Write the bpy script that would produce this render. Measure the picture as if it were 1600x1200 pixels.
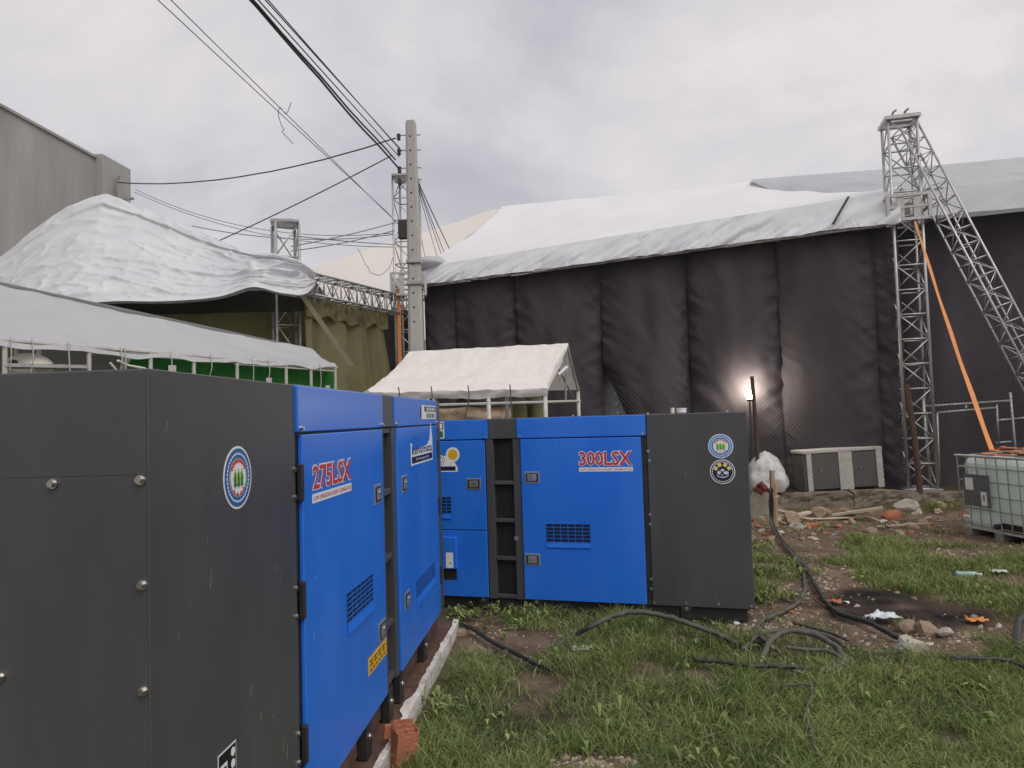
import bpy, bmesh, math, random
import numpy as np
from mathutils import Vector, Matrix, noise
R_=math.radians
random.seed(7); rng=np.random.default_rng(7)
for o in list(bpy.data.objects): bpy.data.objects.remove(o)
S=bpy.context.scene; C=S.collection
# ------------------------------------------------------------------ camera
CAMZ=1.75; FPX=1150.0; PITCH=R_(2.645); ROLL=R_(1.741)
Fv=Vector((0,math.cos(PITCH),math.sin(PITCH))); Uv=Vector((0,-math.sin(PITCH),math.cos(PITCH))); Xv=Vector((1,0,0))
Rv=math.cos(ROLL)*Xv-math.sin(ROLL)*Uv; Up=math.sin(ROLL)*Xv+math.cos(ROLL)*Uv
CP=Vector((0,0,CAMZ))
cd=bpy.data.cameras.new('camera'); cam=bpy.data.objects.new('camera',cd); C.objects.link(cam); S.camera=cam
m=Matrix((Rv,Up,-Fv)).transposed().to_4x4(); m.translation=CP; cam.matrix_world=m
cd.sensor_width=36; cd.lens=FPX/1600*36; cd.clip_end=1500; cd.clip_start=0.05
# ------------------------------------------------------------------ sky, sun, exposure
W=bpy.data.worlds.new('World'); S.world=W; W.use_nodes=True
nt=W.node_tree; nt.nodes.clear(); N=nt.nodes.new; Lk=nt.links.new
SUN_EL,SUN_AZ=R_(50),R_(142)          # azimuth clockwise from +Y: from the right, a little behind the camera
wo=N('ShaderNodeOutputWorld'); bg=N('ShaderNodeBackground'); Lk(bg.outputs[0],wo.inputs[0])
sky=N('ShaderNodeTexSky'); sky.sky_type='NISHITA'; sky.sun_disc=False; sky.sun_elevation=SUN_EL; sky.sun_rotation=SUN_AZ
tc=N('ShaderNodeTexCoord'); sep=N('ShaderNodeSeparateXYZ'); Lk(tc.outputs['Generated'],sep.inputs[0])
ab=N('ShaderNodeMath'); ab.operation='ABSOLUTE'; Lk(sep.outputs['Z'],ab.inputs[0])
ad=N('ShaderNodeMath'); ad.operation='ADD'; ad.inputs[1].default_value=.22; Lk(ab.outputs[0],ad.inputs[0])
dx=N('ShaderNodeMath'); dx.operation='DIVIDE'; Lk(sep.outputs['X'],dx.inputs[0]); Lk(ad.outputs[0],dx.inputs[1])
dy=N('ShaderNodeMath'); dy.operation='DIVIDE'; Lk(sep.outputs['Y'],dy.inputs[0]); Lk(ad.outputs[0],dy.inputs[1])
cb=N('ShaderNodeCombineXYZ'); Lk(dx.outputs[0],cb.inputs[0]); Lk(dy.outputs[0],cb.inputs[1]); cb.inputs[2].default_value=3.3
n1=N('ShaderNodeTexNoise'); n1.inputs['Scale'].default_value=1.15; n1.inputs['Detail'].default_value=5; n1.inputs['Roughness'].default_value=.57; n1.inputs['Distortion'].default_value=.35
Lk(cb.outputs[0],n1.inputs['Vector'])
cr=N('ShaderNodeValToRGB'); e=cr.color_ramp.elements
e[0].position=.34; e[0].color=(.42,.42,.465,1); e[1].position=.66; e[1].color=(.70,.655,.65,1)
x=e.new(.50); x.color=(.555,.55,.58,1)
Lk(n1.outputs['Fac'],cr.inputs[0])
mx=N('ShaderNodeMix'); mx.data_type='RGBA'; mx.inputs[0].default_value=.96
sc=N('ShaderNodeVectorMath'); sc.operation='SCALE'; sc.inputs['Scale'].default_value=.1; Lk(sky.outputs[0],sc.inputs[0])
Lk(sc.outputs[0],mx.inputs[6]); Lk(cr.outputs[0],mx.inputs[7]); 
hzr=N('ShaderNodeMapRange'); hzr.inputs[1].default_value=.02; hzr.inputs[2].default_value=.34; hzr.inputs[3].default_value=.8; hzr.inputs[4].default_value=0.; Lk(ab.outputs[0],hzr.inputs[0])
mh=N('ShaderNodeMix'); mh.data_type='RGBA'; Lk(hzr.outputs[0],mh.inputs[0]); Lk(mx.outputs[2],mh.inputs[6]); mh.inputs[7].default_value=(.66,.62,.625,1)   # pale haze low in the overcast, all round
Lk(mh.outputs[2],bg.inputs[0]); bg.inputs[1].default_value=1.0
sl=bpy.data.lights.new('sun','SUN'); sl.energy=1.45; sl.angle=R_(50); sl.color=(1,.965,.92)
sun=bpy.data.objects.new('sun',sl); C.objects.link(sun)
sd=Vector((math.sin(SUN_AZ)*math.cos(SUN_EL),math.cos(SUN_AZ)*math.cos(SUN_EL),math.sin(SUN_EL)))
sun.rotation_euler=sd.to_track_quat('Z','Y').to_euler(); sun.location=sd*30
S.view_settings.view_transform='Standard'; S.view_settings.look='None'; S.view_settings.exposure=0.22; S.view_settings.gamma=1
S.render.engine='CYCLES'; S.render.resolution_x=1024; S.render.resolution_y=768
S.cycles.max_bounces=6; S.cycles.diffuse_bounces=3

# ------------------------------------------------------------------ helpers
def ray(px,py): return Fv*FPX+Rv*(px-800)-Up*(py-600)
def at(px,py,Y): d=ray(px,py); return CP+d*(Y/d.y)
def atz(px,py,z=0.): d=ray(px,py); return CP+d*((z-CAMZ)/d.z)
def hz(px): # horizon row
    return 600+FPX*math.tan(PITCH)/math.cos(ROLL)-math.tan(ROLL)*(px-800)
def lerp(a,b,t): return a+(b-a)*t
def sm(a,b,x): 
    t=min(1,max(0,(x-a)/(b-a))); return t*t*(3-2*t)
_h=rng.random((256,256))
def vn(x,y,s=1.,sd=0):
    x=np.asarray(x,float)*s+sd*17.3+1000; y=np.asarray(y,float)*s+sd*9.7+1000
    xi=np.floor(x).astype(int); yi=np.floor(y).astype(int); fx=x-xi; fy=y-yi
    fx=fx*fx*(3-2*fx); fy=fy*fy*(3-2*fy); H=lambda a,b:_h[a%256,b%256]
    return (H(xi,yi)*(1-fx)+H(xi+1,yi)*fx)*(1-fy)+(H(xi,yi+1)*(1-fx)+H(xi+1,yi+1)*fx)*fy
def fbm(x,y,s=1.,sd=0): return vn(x,y,s,sd)*.55+vn(x,y,s*2.1,sd+1)*.3+vn(x,y,s*4.3,sd+2)*.15

M={}
def mat(name,col,rough=.6,metal=0.,var=.0,vscale=6.,col2=None,bump=0.,bscale=40.,spec=.5,detail=5.,trans=0.,emit=None,estr=1.,island=0.,stretch=None,coat=0.,transl=0.):
    mt=bpy.data.materials.new(name); mt.use_nodes=True; t=mt.node_tree; b=t.nodes['Principled BSDF']
    b.inputs['Roughness'].default_value=rough; b.inputs['Metallic'].default_value=metal
    b.inputs['Specular IOR Level'].default_value=spec; b.inputs['Base Color'].default_value=(*col,1)
    b.inputs['Coat Weight'].default_value=coat; b.inputs['Coat Roughness'].default_value=.25
    if trans: b.inputs['Transmission Weight'].default_value=trans
    if emit: b.inputs['Emission Color'].default_value=(*emit,1); b.inputs['Emission Strength'].default_value=estr
    tcn=t.nodes.new('ShaderNodeTexCoord'); src=tcn.outputs['Object']
    if stretch:
        mp=t.nodes.new('ShaderNodeMapping'); mp.inputs['Scale'].default_value=stretch; t.links.new(src,mp.inputs[0]); src=mp.outputs[0]
    if col2 is not None:
        nz=t.nodes.new('ShaderNodeTexNoise'); nz.inputs['Scale'].default_value=vscale; nz.inputs['Detail'].default_value=detail; nz.inputs['Roughness'].default_value=.62
        t.links.new(src,nz.inputs['Vector'])
        rp=t.nodes.new('ShaderNodeValToRGB'); rp.color_ramp.elements[0].position=.5-var; rp.color_ramp.elements[1].position=.5+var
        rp.color_ramp.elements[0].color=(*col,1); rp.color_ramp.elements[1].color=(*col2,1); t.links.new(nz.outputs['Fac'],rp.inputs[0])
        out=rp.outputs[0]
        if island:
            g=t.nodes.new('ShaderNodeNewGeometry'); hs=t.nodes.new('ShaderNodeHueSaturation')
            mr=t.nodes.new('ShaderNodeMapRange'); mr.inputs[3].default_value=1-island; mr.inputs[4].default_value=1+island
            t.links.new(g.outputs['Random Per Island'],mr.inputs[0]); t.links.new(mr.outputs[0],hs.inputs['Value']); t.links.new(out,hs.inputs['Color']); out=hs.outputs[0]
        t.links.new(out,b.inputs['Base Color'])
        mr2=t.nodes.new('ShaderNodeMapRange'); mr2.inputs[3].default_value=max(.05,rough-.12); mr2.inputs[4].default_value=min(1,rough+.12)
        t.links.new(nz.outputs['Fac'],mr2.inputs[0]); t.links.new(mr2.outputs[0],b.inputs['Roughness'])
    if bump:
        n2=t.nodes.new('ShaderNodeTexNoise'); n2.inputs['Scale'].default_value=bscale; n2.inputs['Detail'].default_value=6; t.links.new(src,n2.inputs['Vector'])
        bp=t.nodes.new('ShaderNodeBump'); bp.inputs['Strength'].default_value=min(1,bump); bp.inputs['Distance'].default_value=.02
        t.links.new(n2.outputs['Fac'],bp.inputs['Height']); t.links.new(bp.outputs[0],b.inputs['Normal'])
    if transl:
        tb_=t.nodes.new('ShaderNodeBsdfTranslucent'); mxs=t.nodes.new('ShaderNodeMixShader'); mxs.inputs[0].default_value=transl
        if b.inputs['Base Color'].is_linked: t.links.new(b.inputs['Base Color'].links[0].from_socket,tb_.inputs['Color'])
        else: tb_.inputs['Color'].default_value=(*col,1)
        if bump: t.links.new(bp.outputs[0],tb_.inputs['Normal'])
        t.links.new(b.outputs[0],mxs.inputs[1]); t.links.new(tb_.outputs[0],mxs.inputs[2]); t.links.new(mxs.outputs[0],t.nodes['Material Output'].inputs['Surface'])
    M[name]=mt; return mt
mat('blue_paint',(.012,.155,.71),.38,var=.22,vscale=2.5,col2=(.030,.195,.77),bump=.06,bscale=4,coat=.2,stretch=(1,1,.35))
mat('dark_paint',(.058,.058,.062),.46,var=.22,vscale=3,col2=(.084,.083,.084),bump=.05,bscale=3,stretch=(1,1,.4))
mat('recess_black',(.012,.012,.013),.6,var=.3,vscale=5,col2=(.018,.017,.016))
mat('black_steel',(.016,.016,.017),.55,var=.2,vscale=9,col2=(.03,.027,.024))
mat('rust_steel',(.075,.042,.03),.8,var=.15,vscale=9,col2=(.15,.075,.05),bump=.3,bscale=50)
mat('bolt_metal',(.6,.58,.55),.3,metal=1)
mat('latch_metal',(.42,.42,.41),.42,metal=.8,var=.2,vscale=30,col2=(.55,.54,.52))
mat('vent_dark',(.004,.010,.045),.6)
mat('alu',(.58,.58,.575),.42,metal=.6,var=.2,vscale=7,col2=(.40,.39,.38))
mat('galv',(.46,.455,.45),.5,metal=.5,var=.2,vscale=8,col2=(.30,.29,.28))
mat('white_pipe',(.60,.58,.54),.5,var=.2,vscale=9,col2=(.42,.39,.35))
mat('tarp_silver',(.62,.62,.65),.5,var=.28,vscale=1.6,col2=(.73,.73,.75),bump=.3,bscale=4,stretch=(.6,1,1.8),transl=.12)
mat('tarp_roof',(.76,.75,.77),.55,var=.3,vscale=.7,col2=(.84,.83,.845),bump=.12,bscale=6,transl=.12)
mat('tarp_valance',(.66,.66,.69),.45,var=.25,vscale=2,col2=(.78,.78,.80),bump=.45,bscale=7,transl=.1)
mat('tarp_grey',(.52,.52,.54),.6,var=.3,vscale=1.1,col2=(.61,.61,.625),bump=.2,bscale=12,transl=.25)
mat('tarp_white',(.80,.75,.695),.6,var=.24,vscale=2.2,col2=(.90,.865,.82),bump=.25,bscale=16,transl=.22)
mat('tarp_cream',(.72,.665,.615),.7,var=.3,vscale=.3,col2=(.79,.735,.69),transl=.2)
mat('black_cloth',(.048,.041,.048),.75,var=.22,vscale=1.0,col2=(.074,.064,.074),bump=.15,bscale=10,spec=.3)
mat('olive_cloth',(.185,.168,.080),.8,var=.25,vscale=1.3,col2=(.275,.25,.13),bump=.2,bscale=10,transl=.2)
mat('gap_shade',(.022,.02,.016),.8,var=.25,vscale=2,col2=(.05,.045,.035))  # near-black colour carrying the shade below the silver tarp
mat('green_tarp',(.020,.19,.026),.5,var=.25,vscale=3,col2=(.04,.30,.05),bump=.4,bscale=9,transl=.4)
mat('concrete_wall',(.275,.262,.245),.9,var=.22,vscale=1.6,col2=(.375,.36,.34),bump=.25,bscale=30,stretch=(1,1,.22))
mat('concrete_pole',(.37,.35,.33),.9,var=.25,vscale=5,col2=(.48,.455,.43),bump=.3,bscale=60,stretch=(1,1,.3))
mat('old_concrete',(.105,.085,.065),.95,var=.2,vscale=5,col2=(.21,.175,.13),bump=.9,bscale=18)
mat('plaster_white',(.68,.66,.62),.9,var=.16,vscale=7,col2=(.42,.36,.31),bump=.4,bscale=40)
mat('cable_black',(.018,.018,.018),.55,var=.2,vscale=14,col2=(.045,.042,.038))
mat('cable_grey',(.060,.058,.050),.7,var=.2,vscale=12,col2=(.12,.11,.09))
mat('wire_dark',(.05,.05,.053),.6); mat('wire_grey',(.19,.19,.195),.7)
mat('orange_web',(.62,.21,.055),.7,var=.2,vscale=12,col2=(.72,.29,.09))
mat('rusty_post',(.055,.035,.028),.85,var=.2,vscale=12,col2=(.11,.06,.04),bump=.4,bscale=60)
mat('fence_wire',(.13,.125,.12),.5,metal=.6)
mat('white_print',(.80,.80,.80),.45); mat('red_print',(.60,.035,.022),.45); mat('navy_print',(.012,.012,.06),.45)
mat('blue_print',(.02,.12,.36),.45); mat('sky_print',(.10,.33,.70),.45); mat('green_print',(.10,.38,.05),.5); mat('dgreen_print',(.03,.16,.04),.5); mat('lime_print',(.40,.62,.12),.5)
mat('yellow_print',(.75,.42,.02),.45); mat('yellow_pale',(.78,.68,.20),.45); mat('black_print',(.008,.008,.01),.5); mat('grey_print',(.33,.30,.36),.5); mat('skin_print',(.35,.18,.12),.5)
mat('tank_plastic',(.74,.82,.79),.35,var=.25,vscale=3,col2=(.85,.90,.88),spec=.5,transl=.45)
mat('plate_grey',(.10,.105,.105),.5,var=.2,vscale=9,col2=(.15,.15,.15))
mat('cream_plastic',(.74,.69,.56),.4,var=.2,vscale=6,col2=(.80,.76,.66))
mat('bag_plastic',(.42,.41,.40),.4,var=.2,vscale=7,col2=(.60,.59,.58),bump=.6,bscale=14)
mat('wood',(.34,.21,.12),.8,var=.2,vscale=5,col2=(.46,.31,.19),bump=.3,bscale=30,stretch=(1,1,.2))
mat('plank_pale',(.42,.35,.26),.85,var=.2,vscale=8,col2=(.58,.50,.39),bump=.3,bscale=30)
mat('brick_red',(.34,.105,.055),.9,var=.2,vscale=12,col2=(.46,.18,.10),bump=.5,bscale=60)
mat('stone_pale',(.36,.325,.27),.9,var=.25,vscale=9,col2=(.56,.51,.44),bump=.6,bscale=40)
mat('stone_brown',(.24,.165,.11),.92,var=.25,vscale=10,col2=(.44,.33,.23),bump=.6,bscale=40)
mat('white_trim',(.60,.58,.53),.7,var=.2,vscale=7,col2=(.44,.41,.36))
mat('case_dark',(.030,.028,.027),.6,var=.2,vscale=8,col2=(.05,.047,.045))
mat('cabinet_grey',(.085,.08,.078),.6,var=.2,vscale=8,col2=(.115,.108,.105))
mat('olive_light',(.36,.31,.19),.8,var=.2,vscale=3,col2=(.44,.39,.25))
mat('grass_blade',(.13,.185,.05),.6,var=.2,vscale=1.3,col2=(.30,.345,.12),island=.6,spec=.3,transl=.3)
mat('dry_blade',(.36,.31,.18),.8,var=.2,vscale=3,col2=(.5,.44,.28),island=.3,transl=.2)
mat('bottle_teal',(.28,.50,.45),.25,var=.2,vscale=15,col2=(.5,.66,.6),trans=.35)
mat('litter_white',(.55,.60,.63),.5,var=.2,vscale=14,col2=(.72,.76,.78))
mat('dark_red',(.10,.015,.018),.6,var=.2,vscale=14,col2=(.17,.03,.03))
mat('lamp_lit',(1,.9,.7),.5,emit=(1,.86,.62),estr=60)
mat('tube_lit',(.9,.9,.9),.4)

WM={}          # world matrices of parents
def tag(o,label,cat,group=None):
    o['label']=label; o['category']=cat
    if group: o['group']=group
    return o
def thing(name,label,cat,loc=(0,0,0),rz=0,group=None):
    o=bpy.data.objects.new(name,None); C.objects.link(o); o.location=loc; o.rotation_euler=(0,0,rz); o.empty_display_size=.2
    WM[o]=Matrix.Translation(Vector(loc))@Matrix.Rotation(rz,4,'Z')
    return tag(o,label,cat,group)
class MB:
    def __init__(s): s.v=[]; s.f=[]
    def add(s,vs,fs):
        k=len(s.v); s.v+=[Vector(p) for p in vs]; s.f+=[tuple(i+k for i in f) for f in fs]; return s
    def box(s,x0,x1,y0,y1,z0,z1,b=0.,M4=None):
        bm=bmesh.new(); bmesh.ops.create_cube(bm,size=1)
        for v in bm.verts: v.co=Vector((lerp(x0,x1,v.co.x+.5),lerp(y0,y1,v.co.y+.5),lerp(z0,z1,v.co.z+.5)))
        if b: bmesh.ops.bevel(bm,geom=list(bm.edges),offset=b,segments=1,affect='EDGES')
        vs=[(M4@v.co if M4 else v.co.copy()) for v in bm.verts]; bm.verts.index_update()
        fs=[[v.index for v in f.verts] for f in bm.faces]; bm.free(); return s.add(vs,fs)
    def tube(s,pts,r,n=6,r1=None,cap=True):
        pts=[Vector(p) for p in pts]; vs=[];fs=[]; up=None
        for i,p in enumerate(pts):
            t=(pts[min(i+1,len(pts)-1)]-pts[max(i-1,0)]).normalized()
            if up is None: up=t.orthogonal().normalized()
            up=(up-t*up.dot(t)); up=up.normalized() if up.length>1e-6 else t.orthogonal().normalized()
            sd_=t.cross(up); rr=r if r1 is None else lerp(r,r1,i/(len(pts)-1))
            for k in range(n):
                a=2*math.pi*k/n; vs.append(p+(up*math.cos(a)+sd_*math.sin(a))*rr)
        for i in range(len(pts)-1):
            for k in range(n): a=i*n+k; b=i*n+(k+1)%n; fs.append((a,b,b+n,a+n))
        if cap: fs.append(tuple(range(n))[::-1]); fs.append(tuple(range((len(pts)-1)*n,len(pts)*n)))
        return s.add(vs,fs)
    def bar(s,a,b,w,h=None,up=Vector((0,0,1))):
        a=Vector(a);b=Vector(b);h=h or w;t=(b-a).normalized()
        if abs(t.dot(up))>.98: up=Vector((1,0,0))
        sd_=t.cross(up).normalized(); u2=sd_.cross(t)
        vs=[p+sd_*(i*w/2)+u2*(j*h/2) for p in (a,b) for i,j in ((-1,-1),(1,-1),(1,1),(-1,1))]
        return s.add(vs,[(3,2,1,0),(4,5,6,7),(0,1,5,4),(1,2,6,5),(2,3,7,6),(3,0,4,7)])
    def prism(s,pts,y0,y1):     # outline (x,z) extruded in local y ; y1<y0 is outward
        n=len(pts); vs=[(p[0],y0,p[1]) for p in pts]+[(p[0],y1,p[1]) for p in pts]
        fs=[tuple(range(n))[::-1],tuple(range(n,2*n))]+[(i,(i+1)%n,(i+1)%n+n,i+n) for i in range(n)]
        return s.add(vs,fs)
    def sheet(s,fn,nu,nv):
        vs=[fn(i/nu,j/nv) for j in range(nv+1) for i in range(nu+1)]
        return s.add(vs,[(j*(nu+1)+i,j*(nu+1)+i+1,(j+1)*(nu+1)+i+1,(j+1)*(nu+1)+i) for j in range(nv) for i in range(nu)])
    def build(s,name,mt,parent=None,local=False,smooth=False,solid=0.):
        vs=s.v
        if parent is not None and not local:
            iv=WM[parent].inverted(); vs=[iv@p for p in vs]
        me=bpy.data.meshes.new(name); me.from_pydata(vs,[],s.f); me.materials.append(M[mt]); 
        if smooth: me.polygons.foreach_set('use_smooth',[True]*len(me.polygons))
        me.update(); bm=bmesh.new(); bm.from_mesh(me); bmesh.ops.recalc_face_normals(bm,faces=bm.faces); bm.to_mesh(me); bm.free()
        o=bpy.data.objects.new(name,me); C.objects.link(o)
        if parent is not None: o.parent=parent; WM[o]=WM[parent]
        else: WM[o]=Matrix.Identity(4)
        if solid:
            md=o.modifiers.new('thickness','SOLIDIFY'); md.thickness=solid; md.offset=0
        return o
    def solo(s,name,mt,label,cat,group=None,smooth=False,solid=0.,base=None):
        # a thing that is one mesh, origin at its base
        if base is None:
            n=len(s.v); base=Vector((sum(p.x for p in s.v)/n,sum(p.y for p in s.v)/n,min(p.z for p in s.v)))
        base=Vector(base); s.v=[p-base for p in s.v]; o=s.build(name,mt,None,True,smooth,solid); o.location=base
        return tag(o,label,cat,group)
def curve_pts(pts,n=12):     # catmull-rom
    P=[Vector(p) for p in pts]; out=[]
    for i in range(len(P)-1):
        a=P[max(i-1,0)];b=P[i];c=P[i+1];d=P[min(i+2,len(P)-1)]
        for k in range(n):
            t=k/n; out.append(.5*((2*b)+(c-a)*t+(2*a-5*b+4*c-d)*t*t+(3*b-a-3*c+d)*t**3))
    return out+[P[-1]]
def polyline(pts,n): # resample list of (px,py,Y) style tuples linearly/smoothly
    P=curve_pts([Vector(p) for p in pts],10); L=[0]
    for i in range(1,len(P)): L.append(L[-1]+(P[i]-P[i-1]).length)
    def f(t):
        d=t*L[-1]
        for i in range(1,len(P)):
            if L[i]>=d-1e-9: return P[i-1].lerp(P[i],(d-L[i-1])/max(1e-9,L[i]-L[i-1]))
        return P[-1]
    return f
def rdg(x,y,z): return (1-min(1,abs(noise.noise(Vector((x,y,z))))*2.6))
def nz(x,y,z=0): return noise.noise(Vector((x,y,z)))
def text(name,body,mt,parent,cx,z0,width,height,y,bold=0.,dy=.0006,shear=0.):
    cu=bpy.data.curves.new('t','FONT'); cu.body=body; cu.size=1; cu.offset=bold; cu.resolution_u=2; cu.shear=shear
    to=bpy.data.objects.new('t',cu); C.objects.link(to)
    dg=bpy.context.evaluated_depsgraph_get(); dg.update(); me=bpy.data.meshes.new_from_object(to.evaluated_get(dg))
    bpy.data.objects.remove(to)
    xs=[v.co.x for v in me.vertices]; zs=[v.co.y for v in me.vertices]
    x0,x1,a,b=min(xs),max(xs),min(zs),max(zs)
    for v in me.vertices:
        v.co=Vector((cx-width/2+(v.co.x-x0)/(x1-x0)*width,y,z0+(v.co.y-a)/(b-a)*height))
    me.materials.clear(); me.materials.append(M[mt]); me.name=name
    o=bpy.data.objects.new(name,me); C.objects.link(o); o.parent=parent; WM[o]=WM[parent]; return o
def circ(cx,cz,r,n=40,a0=0,a1=2*math.pi,sx=1.): return [(cx+sx*r*math.cos(a0+(a1-a0)*k/n),cz+r*math.sin(a0+(a1-a0)*k/n)) for k in range(n)]

# ------------------------------------------------------------------ ground
def blob(px,py,rx,ry,z=0): p=atz(px,py,z); return (p.x,p.y,rx,ry)
DIRT=[blob(1225,848,.8,1.2),blob(1270,930,.5,.75),blob(1400,962,.95,.62),blob(1570,985,.75,.42),(4.6,11.15,4.5,1.35),blob(760,1005,.75,.55),
      blob(1090,958,.38,.2),blob(905,1195,.3,.1),blob(690,1010,.3,.7),blob(1320,915,.5,.35),(6.2,9.6,1.2,.9),blob(1500,862,.6,.5),blob(1190,985,.35,.25),blob(1425,1002,.75,.34),blob(1285,895,.4,.9),blob(1235,960,.45,.6)]
THIN=[blob(1250,1020,.75,.45),blob(1200,965,.4,.5),blob(1100,985,.5,.25),blob(800,1000,.8,.4)]
BURN=[blob(1365,938,.42,.36),blob(1462,966,.44,.36),blob(1400,962,.3,.2),blob(1345,965,.22,.2)]
def cover(B,x,y,sd):
    x=np.asarray(x,float);y=np.asarray(y,float);r=np.zeros_like(x)
    for (cx,cy,rx,ry) in B:
        d=np.sqrt(((x-cx)/rx)**2+((y-cy)/ry)**2); r=np.maximum(r,1.5-d)
    return np.clip((r-.25+(fbm(x,y,2.6,sd)-.5)*1.6)*1.5,0,1)
def dirt(x,y): return np.maximum(cover(DIRT,x,y,3),np.clip((fbm(x,y,1.3,8)-.62+np.where((y>6.3)&(y<10.5),.07,0.))*6,0,1)*.85)
def gh(x,y):
    x=np.asarray(x,float);y=np.asarray(y,float)
    t=np.clip((y-12.45)/.25,0,1); z=(fbm(x,y,.8,5)-.5)*.09+(fbm(x,y,4.,6)-.5)*.03
    q_=np.clip((y-11.2)/1.1,0,1); return z*np.clip(1.6-np.abs(y-7)/14,0.2,1)+np.maximum(t*.25,.13*q_*q_*(.5+fbm(x,y,1.7,14))*(x>2))
def g1(x,y): return float(gh(x,y))
def G(px,py,dz=0.):
    p=atz(px,py,0)
    for _ in range(3): p=atz(px,py,g1(p.x,p.y))
    return p+Vector((0,0,dz))
xs=np.concatenate([np.array([-400,-200,-100,-60,-40,-25,-16,-10,-7,-5,-4,-3,-2]),np.arange(-1.4,9.2,.06),np.array([9.5,10,11,13,16,20,30,50,80,120,200,400])])
ys=np.concatenate([np.array([-400,-200,-80,-40,-20,-10,-5,-2,0,1,2,2.6]),np.arange(3,12.9,.06),np.array([13.2,14,16,19,24,32,50,80,120,200,400])])
GX,GY=np.meshgrid(xs,ys); GZ=gh(GX,GY); nx,ny=len(xs),len(ys)
me=bpy.data.meshes.new('ground'); idx=np.arange(nx*ny).reshape(ny,nx)
fs=np.stack([idx[:-1,:-1],idx[:-1,1:],idx[1:,1:],idx[1:,:-1]],-1).reshape(-1,4)
me.from_pydata(np.stack([GX,GY,GZ],-1).reshape(-1,3).tolist(),[],fs.tolist())
for nm,arr in (('soil',dirt(GX,GY)),('burn',cover(BURN,GX,GY,11))):
    a=me.attributes.new(nm,'FLOAT','POINT'); a.data.foreach_set('value',arr.reshape(-1).astype(np.float32))
me.polygons.foreach_set('use_smooth',[True]*len(me.polygons))
gm=bpy.data.materials.new('ground'); gm.use_nodes=True; t=gm.node_tree; b=t.nodes['Principled BSDF']; b.inputs['Roughness'].default_value=.95; b.inputs['Specular IOR Level'].default_value=.2
def nd(ty,**k):
    n=t.nodes.new(ty)
    for a,v in k.items(): n.inputs[a].default_value=v
    return n
def ramp(c0,c1,p0,p1,src):
    r=t.nodes.new('ShaderNodeValToRGB'); r.color_ramp.elements[0].color=(*c0,1); r.color_ramp.elements[1].color=(*c1,1); r.color_ramp.elements[0].position=p0; r.color_ramp.elements[1].position=p1; t.links.new(src,r.inputs[0]); return r.outputs[0]
tcn=t.nodes.new('ShaderNodeTexCoord')
na=nd('ShaderNodeTexNoise',Scale=3.5,Detail=8,Roughness=.7); t.links.new(tcn.outputs['Object'],na.inputs[0])
nb=nd('ShaderNodeTexNoise',Scale=38,Detail=5,Roughness=.7); t.links.new(tcn.outputs['Object'],nb.inputs[0])
vo=nd('ShaderNodeTexVoronoi',Scale=32.); t.links.new(tcn.outputs['Object'],vo.inputs[0])
soil=ramp((.115,.072,.052),(.29,.205,.155),.36,.66,na.outputs['Fac']); under=ramp((.040,.046,.018),(.105,.100,.045),.3,.7,nb.outputs['Fac'])
peb=ramp((1.5,1.45,1.4),(.85,.85,.85),.02,.28,vo.outputs['Distance'])
def mixc(f,a,bb,bt='MIX'):
    mm=t.nodes.new('ShaderNodeMix'); mm.data_type='RGBA'; mm.blend_type=bt
    for s_,q in ((mm.inputs[0],f),(mm.inputs[6],a),(mm.inputs[7],bb)):
        if hasattr(q,'is_linked'): t.links.new(q,s_)
        else: s_.default_value=q
    return mm.outputs[2]
def attr(n): q=t.nodes.new('ShaderNodeAttribute'); q.attribute_name=n; return q.outputs['Fac']
c=mixc(.75,soil,peb,'MULTIPLY'); c=mixc(attr('soil'),under,c); bm_=nd('ShaderNodeMath'); bm_.operation='MULTIPLY'; t.links.new(attr('burn'),bm_.inputs[0]); t.links.new(ramp((.45,.45,.45),(1,1,1),.34,.58,na.outputs['Fac']),bm_.inputs[1]); c=mixc(bm_.outputs[0],c,(.014,.012,.013,1)); t.links.new(c,b.inputs['Base Color'])
bp=nd('ShaderNodeBump',Strength=.9,Distance=.03); t.links.new(nb.outputs['Fac'],bp.inputs['Height']); t.links.new(bp.outputs[0],b.inputs['Normal'])
me.materials.append(gm); go=bpy.data.objects.new('ground',me); C.objects.link(go); go['kind']='structure'

# ------------------------------------------------------------------ grey concrete building
WB=thing('concrete_building','tall plain grey concrete building with a corner pillar, behind the silver tarp roof','building',at(204,500,22)*1)
WB.location.z=0; WM[WB]=Matrix.Translation(WB.location)
cx=at(204,265,22); dirw=Vector((93/1150,1,0)).normalized(); lw=Vector((-dirw.y,dirw.x,0))
def wb(s,w,z): p=Vector((cx.x,cx.y,0))-dirw*s+lw*w; return Vector((p.x,p.y,z))
def obox(mb,a0,a1,b0,b1,z0,z1,f):
    vs=[f(a,b_,z) for z in (z0,z1) for a,b_ in ((a0,b0),(a1,b0),(a1,b1),(a0,b1))]
    return mb.add(vs,[(3,2,1,0),(4,5,6,7),(0,1,5,4),(1,2,6,5),(2,3,7,6),(3,0,4,7)])
ztop=cx.z
obox(MB(),.55,19,.22,9,0,ztop-.12,wb).build('wall','concrete_wall',WB)
obox(MB(),0,1.35,0,.9,0,ztop,wb).build('corner_pillar','concrete_wall',WB)
obox(MB(),1.352,19,.16,.5,ztop-.12,ztop-.05,wb).build('parapet_cap','concrete_wall',WB)
p0=wb(.75,-.02,ztop-1.15)
MB().tube(curve_pts([p0+Vector((.1,0,.7)),p0+Vector((.05,-.1,.35)),p0+Vector((.1,-.12,-.05)),p0+Vector((.02,-.1,-.4)),p0+Vector((.1,-.05,-.8))]),.035).build('conduit','wire_grey',WB)
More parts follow.
